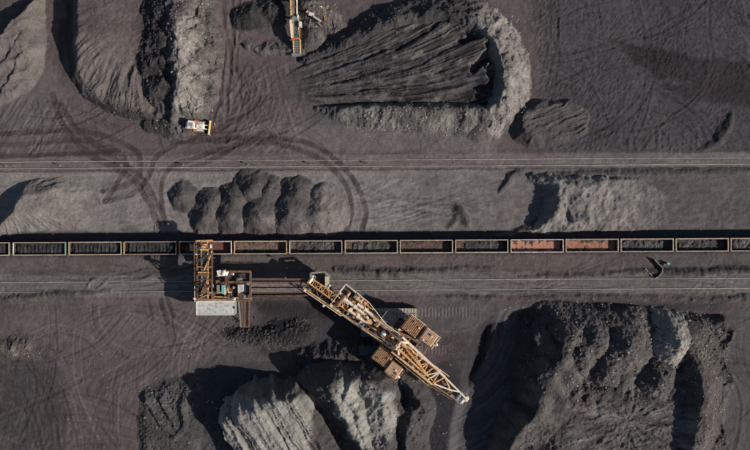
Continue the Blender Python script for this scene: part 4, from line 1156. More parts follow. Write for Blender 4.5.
coal_load(0, 'rippled coal in the wagon cut off by the left edge', 1.25, 0.12)
coal_load(1, 'rippled coal in the wagon with the green right end', 1.3, 0.14)
coal_load(2, 'rippled coal in the third wagon from the left', 1.3, 0.14)
coal_load(3, 'rippled coal in the wagon left of the loading boom', 1.2, 0.12)
coal_load(4, 'fresh coal in the left half of the wagon under the loading boom', 0.5, 0.0, 0.2, (0, 0.5))
for k, lab, z, rg, c1, c2 in ((6, 'thin coal remains in the wagon above the bridge tip', 0.22, (.1, .95), (0.05, .045, .043), (0.13, .11, .095)), (7, 'grey coal remains in the wagon left of the rust-patched one', 0.22, (.15, .9), (0.06, .055, .052), (0.15, .13, .115)),
                      (9, 'thin dark coal remains in the wagon left of the orange ones', 0.2, (.2, 1), (0.045, .042, .042), (0.1, .09, .08)), (12, 'thin coal remains in the wagon right of the orange ones', 0.22, (.05, 1), (0.05, .047, .047), (0.13, .117, .108)),
                      (13, 'thin coal remains in the second wagon from the right edge', 0.22, (.1, 1), (0.045, .042, .043), (0.11, .098, .09)), (14, 'coal remains in the wagon at the right edge', 0.5, (0, 1), (0.07, .064, .062), (0.12, .107, .098))):
    coal_load(k, lab, z, 0.0, 0.38, rg, c1, c2)

def residue(k, lab, amt, c1=(0.04, 0.036, 0.036), c2=(0.1, 0.085, 0.075)):
    """coal left along the walls and in the corners of an emptied wagon"""
    t = wagons[k]
    lift = LIFT(k)
    x1, y1 = (WL - 0.2) / 2, (WW - 0.2) / 2
    nx, ny = 105, 26
    X, Y = np.meshgrid(np.linspace(-x1, x1, nx), np.linspace(-y1, y1, ny))
    U, V = X * 4 + k * 57, Y * 4
    dw = np.minimum(y1 - np.abs(Y), x1 - np.abs(X))
    Z = amt * np.exp(-dw / 0.28) * (0.6 + 1.3 * fbm(U, V, 6, 3, k)) + 0.12 * fbm(U, V, 4, 4, k + 9) - 0.055
    c = tone(U, V, c1, c2, 5, k)
    i = np.arange(nx * ny).reshape(ny, nx)
    quads = np.stack([i[:-1, :-1], i[:-1, 1:], i[1:, 1:], i[1:, :-1]], -1)
    zq = np.maximum.reduce([Z[:-1, :-1], Z[:-1, 1:], Z[1:, 1:], Z[1:, :-1]])
    quads = quads[zq > -0.01]
    used = np.unique(quads); remap = np.full(nx * ny, -1); remap[used] = np.arange(len(used))
    o = bpy.data.objects.new('coal_residue', grid_mesh('coal_residue', np.stack([X, Y, Z], -1).reshape(-1, 3)[used], remap[quads], np.clip(c, .01, .9).reshape(-1, 3)[used], M['coal']))
    o.location = (t.location.x, t.location.y, WZ0 + lift + 0.055)
    col.objects.link(o)
    tag(o, lab, 'coal residue', 'coal lying in the wagons')
residue(5, 'coal crumbs along the walls of the yellow-rimmed wagon', .35)
residue(8, 'coal crumbs in the wagon with bright rust patches', .45)
residue(10, 'coal crumbs along the walls of the clean orange wagon', .30)
residue(11, 'coal crumbs along the walls of the mottled orange wagon', .34)
for k, t in enumerate(wagons):
    t.rotation_euler.z = math.radians(0.33 + random.uniform(-.12, .12))
# ------------------------------------------------------------------ helpers for steelwork
def pbeam(name, parent, p, q, w, mat, h=None):
    return MB().beam(p, q, w, h).build(name, M[mat] if isinstance(mat, str) else mat, parent)

def lattice(parent, A, B, C, D, n, w, mats, name='brace', cross=True, rungs=True):
    """zig-zag bracing between chord A-B and chord C-D; every member is a part"""
    A, B, C, D = map(Vector, (A, B, C, D))
    for k in range(n):
        t0, t1 = k / n, (k + 1) / n
        a0, a1, c0, c1 = A.lerp(B, t0), A.lerp(B, t1), C.lerp(D, t0), C.lerp(D, t1)
        if rungs: pbeam('cross_member', parent, a0, c0, w, mats[k % len(mats)])
        if cross:
            p, q = (a0, c1) if k % 2 == 0 else (c0, a1)
            pbeam(name, parent, p, q, w * 0.8, mats[(k + 1) % len(mats)])
    if rungs: pbeam('cross_member', parent, B, D, w, mats[0])

def handrail(parent, pts, z, mat='cream', h=1.0, posts=2.2, w=0.09, lean=True):
    m = MB()
    k = (CAM_H - z) / CAM_H if lean else 1.0
    P3 = [Vector((p.x * k, p.y * k, z)) for p in pts]
    for a, b in zip(P3[:-1], P3[1:]):
        for dz in (h * 0.55, h):
            m.beam(a + Vector((0, 0, dz)), b + Vector((0, 0, dz)), w if dz == h else w * 0.7)
        n = max(1, int((b - a).length / posts))
        for k in range(n + 1):
            c = a.lerp(b, k / n)
            m.beam(c, c + Vector((0, 0, h)), w * 0.8)
    return m.build('handrail', M[mat], parent)

def motor(parent, c, d, r, L, mat, name='motor'):
    """electric motor: finned drum, end bell and foot"""
    c, d = Vector(c), Vector(d).normalized()
    m = MB()
    m.cyl(c - d * L / 2, c + d * L / 2, r, 10)
    m.cyl(c + d * L / 2, c + d * (L / 2 + r * 0.6), r * 0.75, 10)
    m.cyl(c - d * (L / 2 + r * 0.9), c - d * L / 2, r * 0.3, 8)
    m.box(c - Vector((0, 0, r)), (L * 0.7, r * 1.4, r * 0.4), rz=math.atan2(d.y, d.x))
    return m.build(name, M[mat] if isinstance(mat, str) else mat, parent)

def gearbox(parent, c, size, rz, mat, name='gearbox'):
    m = MB()
    x, y, z = size
    m.box(c, size, rz)
    m.box(Vector(c) + Vector((0, 0, z * 0.5 + 0.05)), (x * 0.7, y * 0.6, 0.12), rz)
    R = Matrix.Rotation(rz, 3, 'Z')
    m.cyl(Vector(c) + R @ Vector((0, -y * 0.5 - 0.2, 0)), Vector(c) + R @ Vector((0, y * 0.5 + 0.2, 0)), z * 0.28, 10)
    return m.build(name, M[mat] if isinstance(mat, str) else mat, parent)

def house(parent, c, size, rz, z0, wall, roof, slats=9, name='machinery_house'):
    """sheet-metal house: walls, roof made of separate ribs, door and window panes"""
    L, W, Hh = size
    R = Matrix.Rotation(rz, 3, 'Z')
    c = Vector((c.x, c.y, z0))
    wl = MB().box(c + Vector((0, 0, Hh / 2)), (L, W, Hh), rz).build(name, M[wall], parent)
    MB().box(c + Vector((0, 0, Hh + 0.06)), (L + 0.3, W + 0.3, 0.12), rz).build('roof', M[roof], wl)
    for k in range(slats):
        x = -L / 2 - 0.02 + (L + 0.04) * (k + 0.5) / slats
        MB().box(c + R @ Vector((x, 0, Hh + 0.19)), ((L + .3) / slats * 0.42, W + 0.34, 0.12), rz).build('roof_rib', M[roof], wl)
    rr = random.Random(int(L * 100 + c.x * 10))
    for k in range(4):
        q = c + R @ Vector((rr.uniform(-L / 2.4, L / 2.4), rr.uniform(-W / 2.4, W / 2.4), Hh + 0.36))
        MB().box(q, (rr.uniform(.25, .6), rr.uniform(.2, .5), rr.uniform(.2, .4)), rz).build('roof_vent', M[rr.choice(['cream', 'rusty', 'grey', 'dark'])], wl)
    MB().box(c + R @ Vector((L * 0.2, -W / 2 - 0.03, Hh * 0.45)), (0.9, 0.06, Hh * 0.8), rz).build('door', M['dark'], wl)
    MB().box(c + R @ Vector((-L * 0.22, -W / 2 - 0.03, Hh * 0.6)), (1.0, 0.05, Hh * 0.35), rz).build('window', M['glass'], wl)
    return wl

# ------------------------------------------------------------------ the large orange machine on crawlers
AX = Vector((0.8, -0.6, 0)).normalized(); NX = Vector((0.6, 0.8, 0)).normalized()
RZ = math.atan2(AX.y, AX.x)
def Q(s, n, z):
    return P(308 + 0.8 * s + 0.6 * n, 283 + 0.6 * s - 0.8 * n, z)

def crawler(parent, x0, x1, yc, width, mat_top):
    """stadium-shaped crawler with its own row of shoes"""
    a, b = P(x0, yc, 1.0), P(x1, yc, 1.0)
    r = 0.95
    prof = []
    L = b.x - a.x - 2 * r
    for k in range(9):
        t = -math.pi / 2 + math.pi * k / 8
        prof.append((L / 2 + r * math.cos(t), 1.05 + r * math.sin(t)))
    for k in range(9):
        t = math.pi / 2 + math.pi * k / 8
        prof.append((-L / 2 + r * math.cos(t), 1.05 + r * math.sin(t)))
    cx, cy = (a.x + b.x) / 2, a.y
    cr = MB().extrude(prof, (cx, cy - width / 2 + .15, 0), (0, width - .3, 0), (1, 0, 0)).build('crawler', M['dark'], parent)
    n = int((b.x - a.x - 0.6) / 0.82)
    for k in range(n):
        x = a.x + 0.4 + 0.82 * (k + 0.5)
        for s in (-1, 1):
            m = MB()
            m.box((x, cy + s * width * 0.25, 2.06), (0.74, width * 0.46, 0.10))
            m.box((x, cy + s * width * 0.25, 2.15), (0.12, width * 0.46, 0.09))
            m.build('shoe', mat_top, cr)
    for x in (a.x + 1.2, b.x - 1.2):
        MB().cyl((x, cy - width / 2 - .1, 1.0), (x, cy + width / 2 + .1, 1.0), 0.45, 14).build('sprocket', M['rusty'], cr)
    return cr

def build_reclaimer():
    base = P(392, 332, 0)
    o = empty('bucket_boom_machine', base, 'large orange lattice-boom machine on crawlers lying diagonally across the lower middle', 'mining machine')
    shoe_mat = paint('worn_shoe', (0.46, 0.44, 0.36), (0.33, 0.31, 0.25), 0.6, dirt_amt=0.35)
    crawler(o, 362, 419, 312.5, 2.5, shoe_mat)
    crawler(o, 358, 421, 349.5, 2.5, M['tealdark'])
    # undercarriage
    for x in (374, 392, 408):
        pbeam('axle_beam', o, P(x, 313, 1.6), P(x, 349, 1.6), 0.8, 'dark', 0.7)
    pbeam('centre_beam', o, P(370, 331, 2.3), P(412, 331, 2.3), 2.2, 'dark', 0.7)
    c0 = P(392, 331, 2.6)
    MB().cyl(c0, c0 + Vector((0, 0, 1.1)), 3.2, 28).build('slew_ring', M['rusty'], o)
    # turntable deck
    m = MB()
    pts = [Q(58, -3, 4.1), Q(58, 14, 4.1), Q(96, 17, 4.1), Q(118, 17, 4.1), Q(120, -4, 4.1), Q(98, -7, 4.1)]
    m.prism([(p.x, p.y) for p in pts], 3.75, 4.15)
    m.build('turntable_deck', M['dark'], o)
    deck2 = MB(); b1 = P(367, 330, 2.2); deck2.box(b1, (2.6, 2.7, 1.6)); deck2.box(b1 + Vector((0, 0, .9)), (2.9, 3.0, 0.12)); deck2.build('ballast_box', M['tealdark'], o)
    deck3 = MB(); b1 = P(389, 319, 3.4); deck3.box(b1, (3.2, 2.6, 1.6), RZ); deck3.box(b1 + Vector((0, 0, .95)), (3.5, 2.9, 0.14), RZ); deck3.build('electrical_box', M['grey'], o)

    # main girders: from the head of the short boom back to the mast
    for n0, n1, mt in ((-4.5, -2.5, 'ochre'), (12.5, 12.5, 'orange')):
        pbeam('main_girder', o, Q(46, n0, 7.0), Q(112, n1, 7.0), 0.48, mt, 0.9)
    pbeam('inner_girder', o, Q(46, 3, 6.9), Q(108, 4, 6.9), 0.3, 'orange', 0.6)
    lattice(o, Q(60, -4, 6.5), Q(110, -2.5, 6.5), Q(60, 12.5, 6.5), Q(110, 12.5, 6.5), 7, 0.28, ['orange', 'rusty', 'dark'])
    # machinery deck with rails, motors, drums, gearboxes and pipes
    m = MB(); pts = [Q(31, -3, 6.2), Q(31, 21.5, 6.2), Q(60, 20.5, 6.2), Q(60, -4, 6.2)]
    m.prism([(p.x, p.y) for p in pts], 6.1, 6.24); m.build('machinery_deck', M['dark'], o)
    for (s0, n0, s1, n1, mt) in ((31, -3.5, 31, 21.5, 'cream'), (31, 21.5, 60, 20.5, 'cream'), (60, 20.5, 66, 12.5, 'ochre'), (31, -3.5, 60, -4.5, 'cream'), (45, -4, 45, 21, 'orange'), (60, -4.5, 60, 20.5, 'orange')):
        pbeam('deck_edge_beam', o, Q(s0, n0, 6.5), Q(s1, n1, 6.5), 0.32, mt, 0.5)
    handrail(o, [Q(31, -4.5, 0), Q(31, 22.5, 0), Q(60.5, 21.5, 0), Q(86, 14.5, 0), Q(104, 14.5, 0)], 6.7, 'cream', w=0.13)
    rnd = random.Random(3)
    for k in range(30):
        s, n = rnd.uniform(33, 62), rnd.uniform(-1.5, 18.5)
        mt = rnd.choice(['cream', 'orange', 'white', 'rusty', 'ochre', 'grey', 'cream', 'dark'])
        kind = k % 3
        if kind == 0: motor(o, Q(s, n, 7.0), AX if k % 2 else NX, rnd.uniform(.28, .5), rnd.uniform(.8, 1.5), mt)
        elif kind == 1: gearbox(o, Q(s, n, 6.9), (rnd.uniform(.7, 1.4), rnd.uniform(.6, 1.0), rnd.uniform(.6, 1.1)), RZ, mt)
        else:
            a = Q(s, n, 7.4); pbeam('pipe', o, a, a + AX * rnd.uniform(1.2, 3.0) + Vector((0, 0, .2)), 0.2, mt)
    for k, (s, n, L) in enumerate(((38, 9, 6.5), (48, 3, 5.5), (52, 13, 4.5))):
        m = MB(); a = Q(s, n, 7.6); m.cyl(a, a + AX * L, 0.34, 12); m.cyl(a + AX * (L * .45), a + AX * (L * .55), 0.5, 12); m.build('hydraulic_cylinder', M['cream'], o)
    for s in (37, 56):
        m = MB(); a = Q(s, -1, 7.3); m.cyl(a, a + NX * 3.2, 0.5, 14); m.cyl(a + NX * .3, a + NX * .5, .62, 14); m.cyl(a + NX * 2.7, a + NX * 2.9, .62, 14); m.build('winch_drum', M['rusty'], o)
    # items on the middle body
    w = Q(90.0, 5.6, 6.2); m = MB(); m.cyl(w, w + Vector((0, 0, 1.7)), 0.62, 18); m.cyl(w + Vector((0, 0, 1.7)), w + Vector((0, 0, 1.95)), 0.62, 18, 0.2); m.build('white_tank', M['white'], o)
    for k, (s, n, sz, mt) in enumerate(((72, 5, (1.5, 1.4, .9), 'ochre'), (80, 9, (1.2, 1, .8), 'rusty'), (68, 0, (1.2, .8, .8), 'grey'), (99, 8, (1.6, 1.2, 1.0), 'ochre'), (96, 0.5, (1.3, .9, .9), 'rusty'), (84, 0, (.9, .8, .7), 'dark'), (104, 3, (1.1, 1.3, .9), 'orange'))):
        gearbox(o, Q(s, n, 6.9), sz, RZ, mt)
    for k, (s, n) in enumerate(((76, 10.5), (88, 10), (100, -1.5), (93, 2))):
        motor(o, Q(s, n, 7.0), AX, .3, .9, ['cream', 'grey', 'white', 'orange'][k])
    # short boom with the conveyor head
    for n0, n1, mt in ((-6.5, -4.5, 'ochre'), (6.0, 8.5, 'orange'), (0.5, 1.5, 'orange')):
        pbeam('boom_chord', o, Q(-1, n0, 6.6), Q(50, n1, 7.2), 0.30, mt, 0.45)
    lattice(o, Q(0, 0.5, 6.6), Q(46, 1.5, 7.1), Q(0, 6, 6.6), Q(46, 8.3, 7.1), 11, 0.20, ['orange', 'ochre', 'rusty'])
    lattice(o, Q(0, -6.5, 6.4), Q(46, -4.6, 6.9), Q(0, 0.5, 6.4), Q(46, 1.5, 6.9), 5, 0.14, ['rusty', 'dark'])
    bl = MB(); bl.beam(Q(1, 3.4, 6.1), Q(46, 5, 6.7), 1.0, .08); bl.build('short_belt', M['belt'], o)
    handrail(o, [Q(-1, -8, 0), Q(46, -6, 0)], 6.5, 'cream', w=0.11)
    m = MB(); a = Q(0.5, 1.2, 6.6); m.cyl(a, a + NX * 1.4, .42, 14); m.build('head_pulley', M['cream'], o)
    for (s, n) in ((0, 9), (2, -7), (26, -8), (19, 12)):
        m = MB(); a = Q(s, n, 6.4); m.cyl(a, a + Vector((0, 0, 1.3)), .06, 6); m.cyl(a + Vector((0, 0, 1.3)), a + Vector((0, 0, 1.65)), .3, 10, .22); m.build('flood_lamp', M['white'], o)
    # operator platform at the head: frame with a cream side panel
    rz0 = 0.0
    for (x0, y0, x1, y1) in ((311, 273, 325, 272), (325, 272, 330, 277), (311, 273, 310, 283)):
        pbeam('head_frame', o, P(x0, y0, 5.2), P(x1, y1, 5.2), 0.45, 'grey', 0.5)
    m = MB(); c = P(327.5, 283, 4.6); m.box(c, (0.9, 3.1, 2.0)); m.box(c + Vector((0, 0, 1.05)), (1.05, 3.3, 0.12)); m.build('operator_cab', paint('cream_cab', (0.56, 0.52, 0.38), (0.46, 0.42, 0.3), .6, dirt_amt=.15), o)
    m = MB(); m.box(P(318, 279, 4.0), (3.4, 3.4, .14)); m.build('head_platform', M['dark'], o)
    m = MB(); m.box(P(313.5, 278, 4.6), (0.7, 1.2, 1.1), -0.4); m.build('control_box', M['palegrey'], o)
    for (x, y) in ((311, 274), (329, 289)):
        pbeam('support_leg', o, P(x, y, 0.1), P(x, y, 5.0), 0.3, 'dark')
    # mast
    top = [Q(110, 1.0, 13.2), Q(110, 9.0, 13.2)]
    feet = [Q(103, -3, 7.2), Q(103, 13, 7.2), Q(117, -3, 7.2), Q(117, 13, 7.2)]
    for f in (0, 2): pbeam('mast_leg', o, feet[f], top[0], 0.36, 'cream')
    for f in (1, 3): pbeam('mast_leg', o, feet[f], top[1], 0.36, 'cream')
    pbeam('mast_head', o, top[0], top[1], 0.4, 'cream')
    pbeam('mast_cross_beam', o, feet[0], feet[1], 0.42, 'cream'); pbeam('mast_cross_beam', o, feet[2], feet[3], 0.36, 'orange')
    for t, (s, n0, n1) in ((0, (58, -3, 0)), (1, (58, 12, 0))):
        pbeam('stay_rod', o, top[t], Q(s, n0, 7.4), 0.13, 'cream')
    pbeam('stay_rod', o, top[0], Q(158, -3, 9.2), 0.16, 'orange'); pbeam('stay_rod', o, top[1], Q(158, 8, 9.2), 0.16, 'orange')
    # long lattice boom towards the lower right
    ZB, ZT = 7.0, 8.9
    chA = (Q(108, -4.5, ZT), Q(160, -6.5, ZT)); chB = (Q(108, 13.5, ZT), Q(166, 7, ZT))
    chC = (Q(108, -4.0, ZB), Q(160, -6.0, ZB)); chD = (Q(108, 13.0, ZB), Q(166, 6.5, ZB))
    pbeam('top_chord', o, *chA, 0.46, 'ochre'); pbeam('top_chord', o, *chB, 0.5, 'cream')
    pbeam('bottom_chord', o, *chC, 0.3, 'rusty'); pbeam('bottom_chord', o, *chD, 0.3, 'rusty')
    lattice(o, *chA, *chB, 8, 0.30, ['orange', 'cream', 'ochre'])
    lattice(o, *chC, *chD, 9, 0.2, ['rusty', 'ochre'])
    lattice(o, *chA, *chC, 6, 0.2, ['orange', 'rusty']); lattice(o, *chB, *chD, 6, 0.2, ['orange', 'rusty'])
    pbeam('inner_strut', o, Q(112, 8, 9.6), Q(150, -1.5, 9.2), 0.42, 'orange'); pbeam('inner_strut', o, Q(112, 2.0, 9.6), Q(150, -3, 9.2), 0.34, 'orange'); pbeam('inner_strut', o, Q(118, 11, 9.4), Q(140, 2, 9.2), 0.24, 'ochre')
    bl = MB(); bl.beam(Q(60, 5, 6.9), Q(190, 1.5, 7.7), 1.3, .1); bl.build('long_belt', M['dustbelt'], o)
    for k in range(16):
        s = 114 + k * 4.6
        a, b = Q(s, 1.2 + 3.0 * (190 - s) / 130, 7.55), Q(s, 1.2 + 3.0 * (190 - s) / 130 + 5, 7.55)
        pbeam('idler', o, a - NX * .3, a + NX * .9, 0.12, ['cream', 'grey'][k % 2])
    m = MB(); pts = [Q(118, -6.5, 7.2), Q(118, -2.2, 7.2), Q(158, -1, 7.2), Q(158, -9, 7.2)]
    m.prism([(p.x, p.y) for p in pts], 7.2, 7.3); m.build('grey_walkway', M['grey'], o)
    m = MB(); pts = [Q(147, -9, 7.3), Q(147, 5, 7.3), Q(160, 5.5, 7.3), Q(160, -9.5, 7.3)]
    m.prism([(p.x, p.y) for p in pts], 7.34, 7.44); m.build('grey_deck_plate', paint('pale_deck', (0.36, 0.35, 0.3), (0.25, 0.24, 0.21), .7, dirt_amt=.35), o)
    handrail(o, [Q(114, -7.2, 0), Q(158, -9.3, 0)], 7.3, 'ochre', w=0.08)
    handrail(o, [Q(150, 10.5, 0), Q(168, 10.5, 0)], 7.3, 'cream', w=0.1)
    pbeam('cross_member', o, Q(160, -10.5, 8.2), Q(160, 8.0, 8.2), 0.4, 'dark')
    # tapering end section and its drum
    pbeam('end_chord', o, Q(166, 7, 8.9), Q(196, 2.5, 8.6), 0.34, 'cream'); pbeam('end_chord', o, Q(160, -6.5, 8.9), Q(192, -4.5, 8.4), 0.28, 'rusty')
    pbeam('end_brace', o, Q(161, -5, 9.0), Q(178, 0, 8.8), 0.34, 'cream'); pbeam('end_brace', o, Q(178, 0, 8.8), Q(166, 7, 8.9), 0.34, 'ochre'); pbeam('end_brace', o, Q(178, 0, 8.8), Q(186, 3.8, 8.7), 0.34, 'cream')
    pbeam('end_brace', o, Q(170, -6, 8.5), Q(181, -5.5, 8.5), 0.18, 'rusty'); pbeam('end_brace', o, Q(176, -6, 8.5), Q(180, 1, 8.5), 0.18, 'rusty')
    lattice(o, Q(164, 6.2, 7.6), Q(192, 2.5, 7.6), Q(164, -5, 7.6), Q(190, -3.5, 7.6), 5, 0.18, ['dark', 'rusty'])
    handrail(o, [Q(160, -8.5, 0), Q(184, -6.5, 0)], 7.4, 'rusty', w=0.08)
    m = MB(); a = Q(188, -3.2, 7.9); m.cyl(a, a + NX * 1.8, .62, 18); m.cyl(a - NX * .15, a, .75, 18); m.cyl(a + NX * 1.8, a + NX * 1.95, .75, 18); m.build('tail_drum', M['grey'], o)
    motor(o, Q(188.5, 2.5, 8.3), NX, .38, .8, 'teal', 'teal_motor')
    motor(o, Q(194, -0.8, 8.2), NX, .42, 1.3, 'white', 'white_motor'); gearbox(o, Q(196, 2.6, 8.2), (.9, 1.0, .9), RZ, 'cream')
    motor(o, Q(183, -4.2, 8.1), AX, .4, .9, 'grey')
    rnd3 = random.Random(21)
    for k in range(46):
        s_, n_ = rnd3.uniform(62, 158), rnd3.uniform(-3.5, 11.5)
        z_ = 7.3 if s_ < 110 else 8.0
        mt = rnd3.choice(['cream', 'orange', 'white', 'rusty', 'ochre', 'grey', 'cream', 'ochre'])
        if k % 3 == 0: a = Q(s_, n_, z_ + .2); pbeam('pipe', o, a, a + AX * rnd3.uniform(.8, 2.6) + NX * rnd3.uniform(-.5, .5), rnd3.uniform(.1, .2), mt)
        elif k % 3 == 1: gearbox(o, Q(s_, n_, z_), (rnd3.uniform(.4, .9), rnd3.uniform(.35, .8), rnd3.uniform(.3, .7)), RZ, mt)
        else: motor(o, Q(s_, n_, z_), AX if k % 2 else NX, rnd3.uniform(.16, .3), rnd3.uniform(.4, .9), mt)
    for n0, n1 in ((-5.2, -3.4), (13.4, 13.6)):
        a, b = Q(48, n0, 7.55), Q(110, n1, 7.55); pbeam('cable_tray', o, a, b, .16, 'grey', .1)
    # four houses on outriggers and their galleries
    rnd2 = random.Random(8)
    for (s, n, L, W, Hh, z0, wall, roof, sl) in ((110, 28.5, 3.9, 3.6, 2.6, 4.6, 'rusty', 'roofbrown', 9), (129.5, 29.0, 3.1, 2.8, 2.4, 5.4, 'ochre', 'rooftan', 8),
                                                (104, -13.5, 3.9, 3.5, 2.6, 4.6, 'rusty', 'roofbrown', 9), (121, -18, 3.0, 2.7, 2.4, 5.4, 'ochre', 'rooftan', 8)):
        house(o, Q(s, n, z0 + Hh), (L, W, Hh), RZ, z0, wall, roof, sl)
        c = Q(s, n, z0)
        m = MB(); m.box(Vector((c.x, c.y, z0 - .1)), (L + 1.0, W + 0.8, 0.16), RZ); m.build('house_platform', M['dark'], o)
        q = [Vector((c.x, c.y, 0)) + AX * (L / 2 + .45) * i + NX * (W / 2 + .35) * j for i, j in ((-1, -1), (-1, 1), (1, 1), (1, -1))]
        handrail(o, [q[0], q[1], q[2], q[3]] if n > 0 else [q[1], q[0], q[3], q[2]], z0, 'cream' if n > 0 else 'rusty', w=0.09, lean=False)
        g = 12 if n > 0 else -3
        for ds in (-5, 5):
            pbeam('outrigger', o, Q(s + ds, g, z0 - 0.4), Q(s + ds, n, z0 - 0.4), 0.35, 'rusty', .4)
            pbeam('outrigger_strut', o, Q(s + ds, g, 3.9), Q(s + ds, (n + g) / 2 + (3 if n > 0 else -3), z0 - 0.5), 0.22, 'rusty')
    for (s, n) in ((139, 26.5), (123.5, 21), (118, -21.5), (128, -22)):
        m = MB(); a = Q(s, n, 6.2); m.box(a, (1.0, .35, .3), RZ + .6); m.cyl(a + Vector((.3, .1, .1)), a + Vector((.5, .2, .3)), .3, 10); m.build('flood_lamp', M['white'], o)
    m = MB(); a = Q(103, 18.5, 6.0); m.box(a, (.9, .45, .45), 0.1); m.build('red_lamp_box', M['signal'], o)
    m = MB(); a = Q(101, 17.5, 6.1); m.box(a, (.5, .5, .5), 0.1); m.build('white_lamp_box', M['white'], o)
    pbeam('access_bridge', o, Q(100, 14, 5.4), Q(122, 20, 5.4), .6, 'rusty', .12); pbeam('access_bridge', o, Q(96, 22, 5.0), Q(118, 20, 5.0), .5, 'dark', .12)
    return o
build_reclaimer()

# ------------------------------------------------------------------ conveyor bridge
def build_bridge():
    o = empty('conveyor_bridge', P(275, 287, 0), 'grey conveyor bridge joining the loading machine to the orange boom', 'conveyor')
    z = 5.0
    for y0, y1, mt, w in ((278.5, 279.5, 'corroded', .35), (282.2, 282.2, 'corroded', .28), (291.8, 291.8, 'corroded', .28), (296.2, 294.8, 'corroded', .35)):
        pbeam('side_girder', o, P(233, y0, z), P(311, y1, z + .2), w, mt, .7)
    for y in (285.0, 290.0):
        pbeam('belt', o, P(232, y, z + .36), P(312, y - .3, z + .56), .9, 'dustbelt', .1)
    pbeam('belt_trough', o, P(232, 287.5, z - .2), P(312, 287.2, z), 2.9, 'dark', .1)
    for y0, y1 in ((278.8, 282), (292, 296)):
        pbeam('walkway', o, P(236, (y0 + y1) / 2, z - .1), P(308, (y0 + y1) / 2 - .2, z + .1), .7, 'dark', .06)
    for k in range(17):
        x = 235 + k * 4.6
        pbeam('cross_member', o, P(x, 278.6, z - .42), P(x, 296, z - .42), .14, 'dark')
        for y in (285.0, 290.0):
            pbeam('idler', o, P(x, y - 2.2, z + .24), P(x, y + 2.2, z + .24), .1, 'corroded')
    handrail(o, [P(236, 277.6, 0), P(272, 278, 0)], z, 'dark', w=.08); handrail(o, [P(272, 278, 0), P(308, 278.6, 0)], z, 'corroded', w=.1)
    handrail(o, [P(236, 297, 0), P(306, 295.6, 0)], z, 'corroded', w=.08)
    for x in (262, 300):
        for y in (281, 293):
            pbeam('support_leg', o, P(x, y, 0.1), P(x, 287 + (y - 287) * .8, z - .4), .3, 'dark')
        pbeam('support_tie', o, P(x, 281, 2.4), P(x, 293, 2.4), .2, 'dark')
build_bridge()

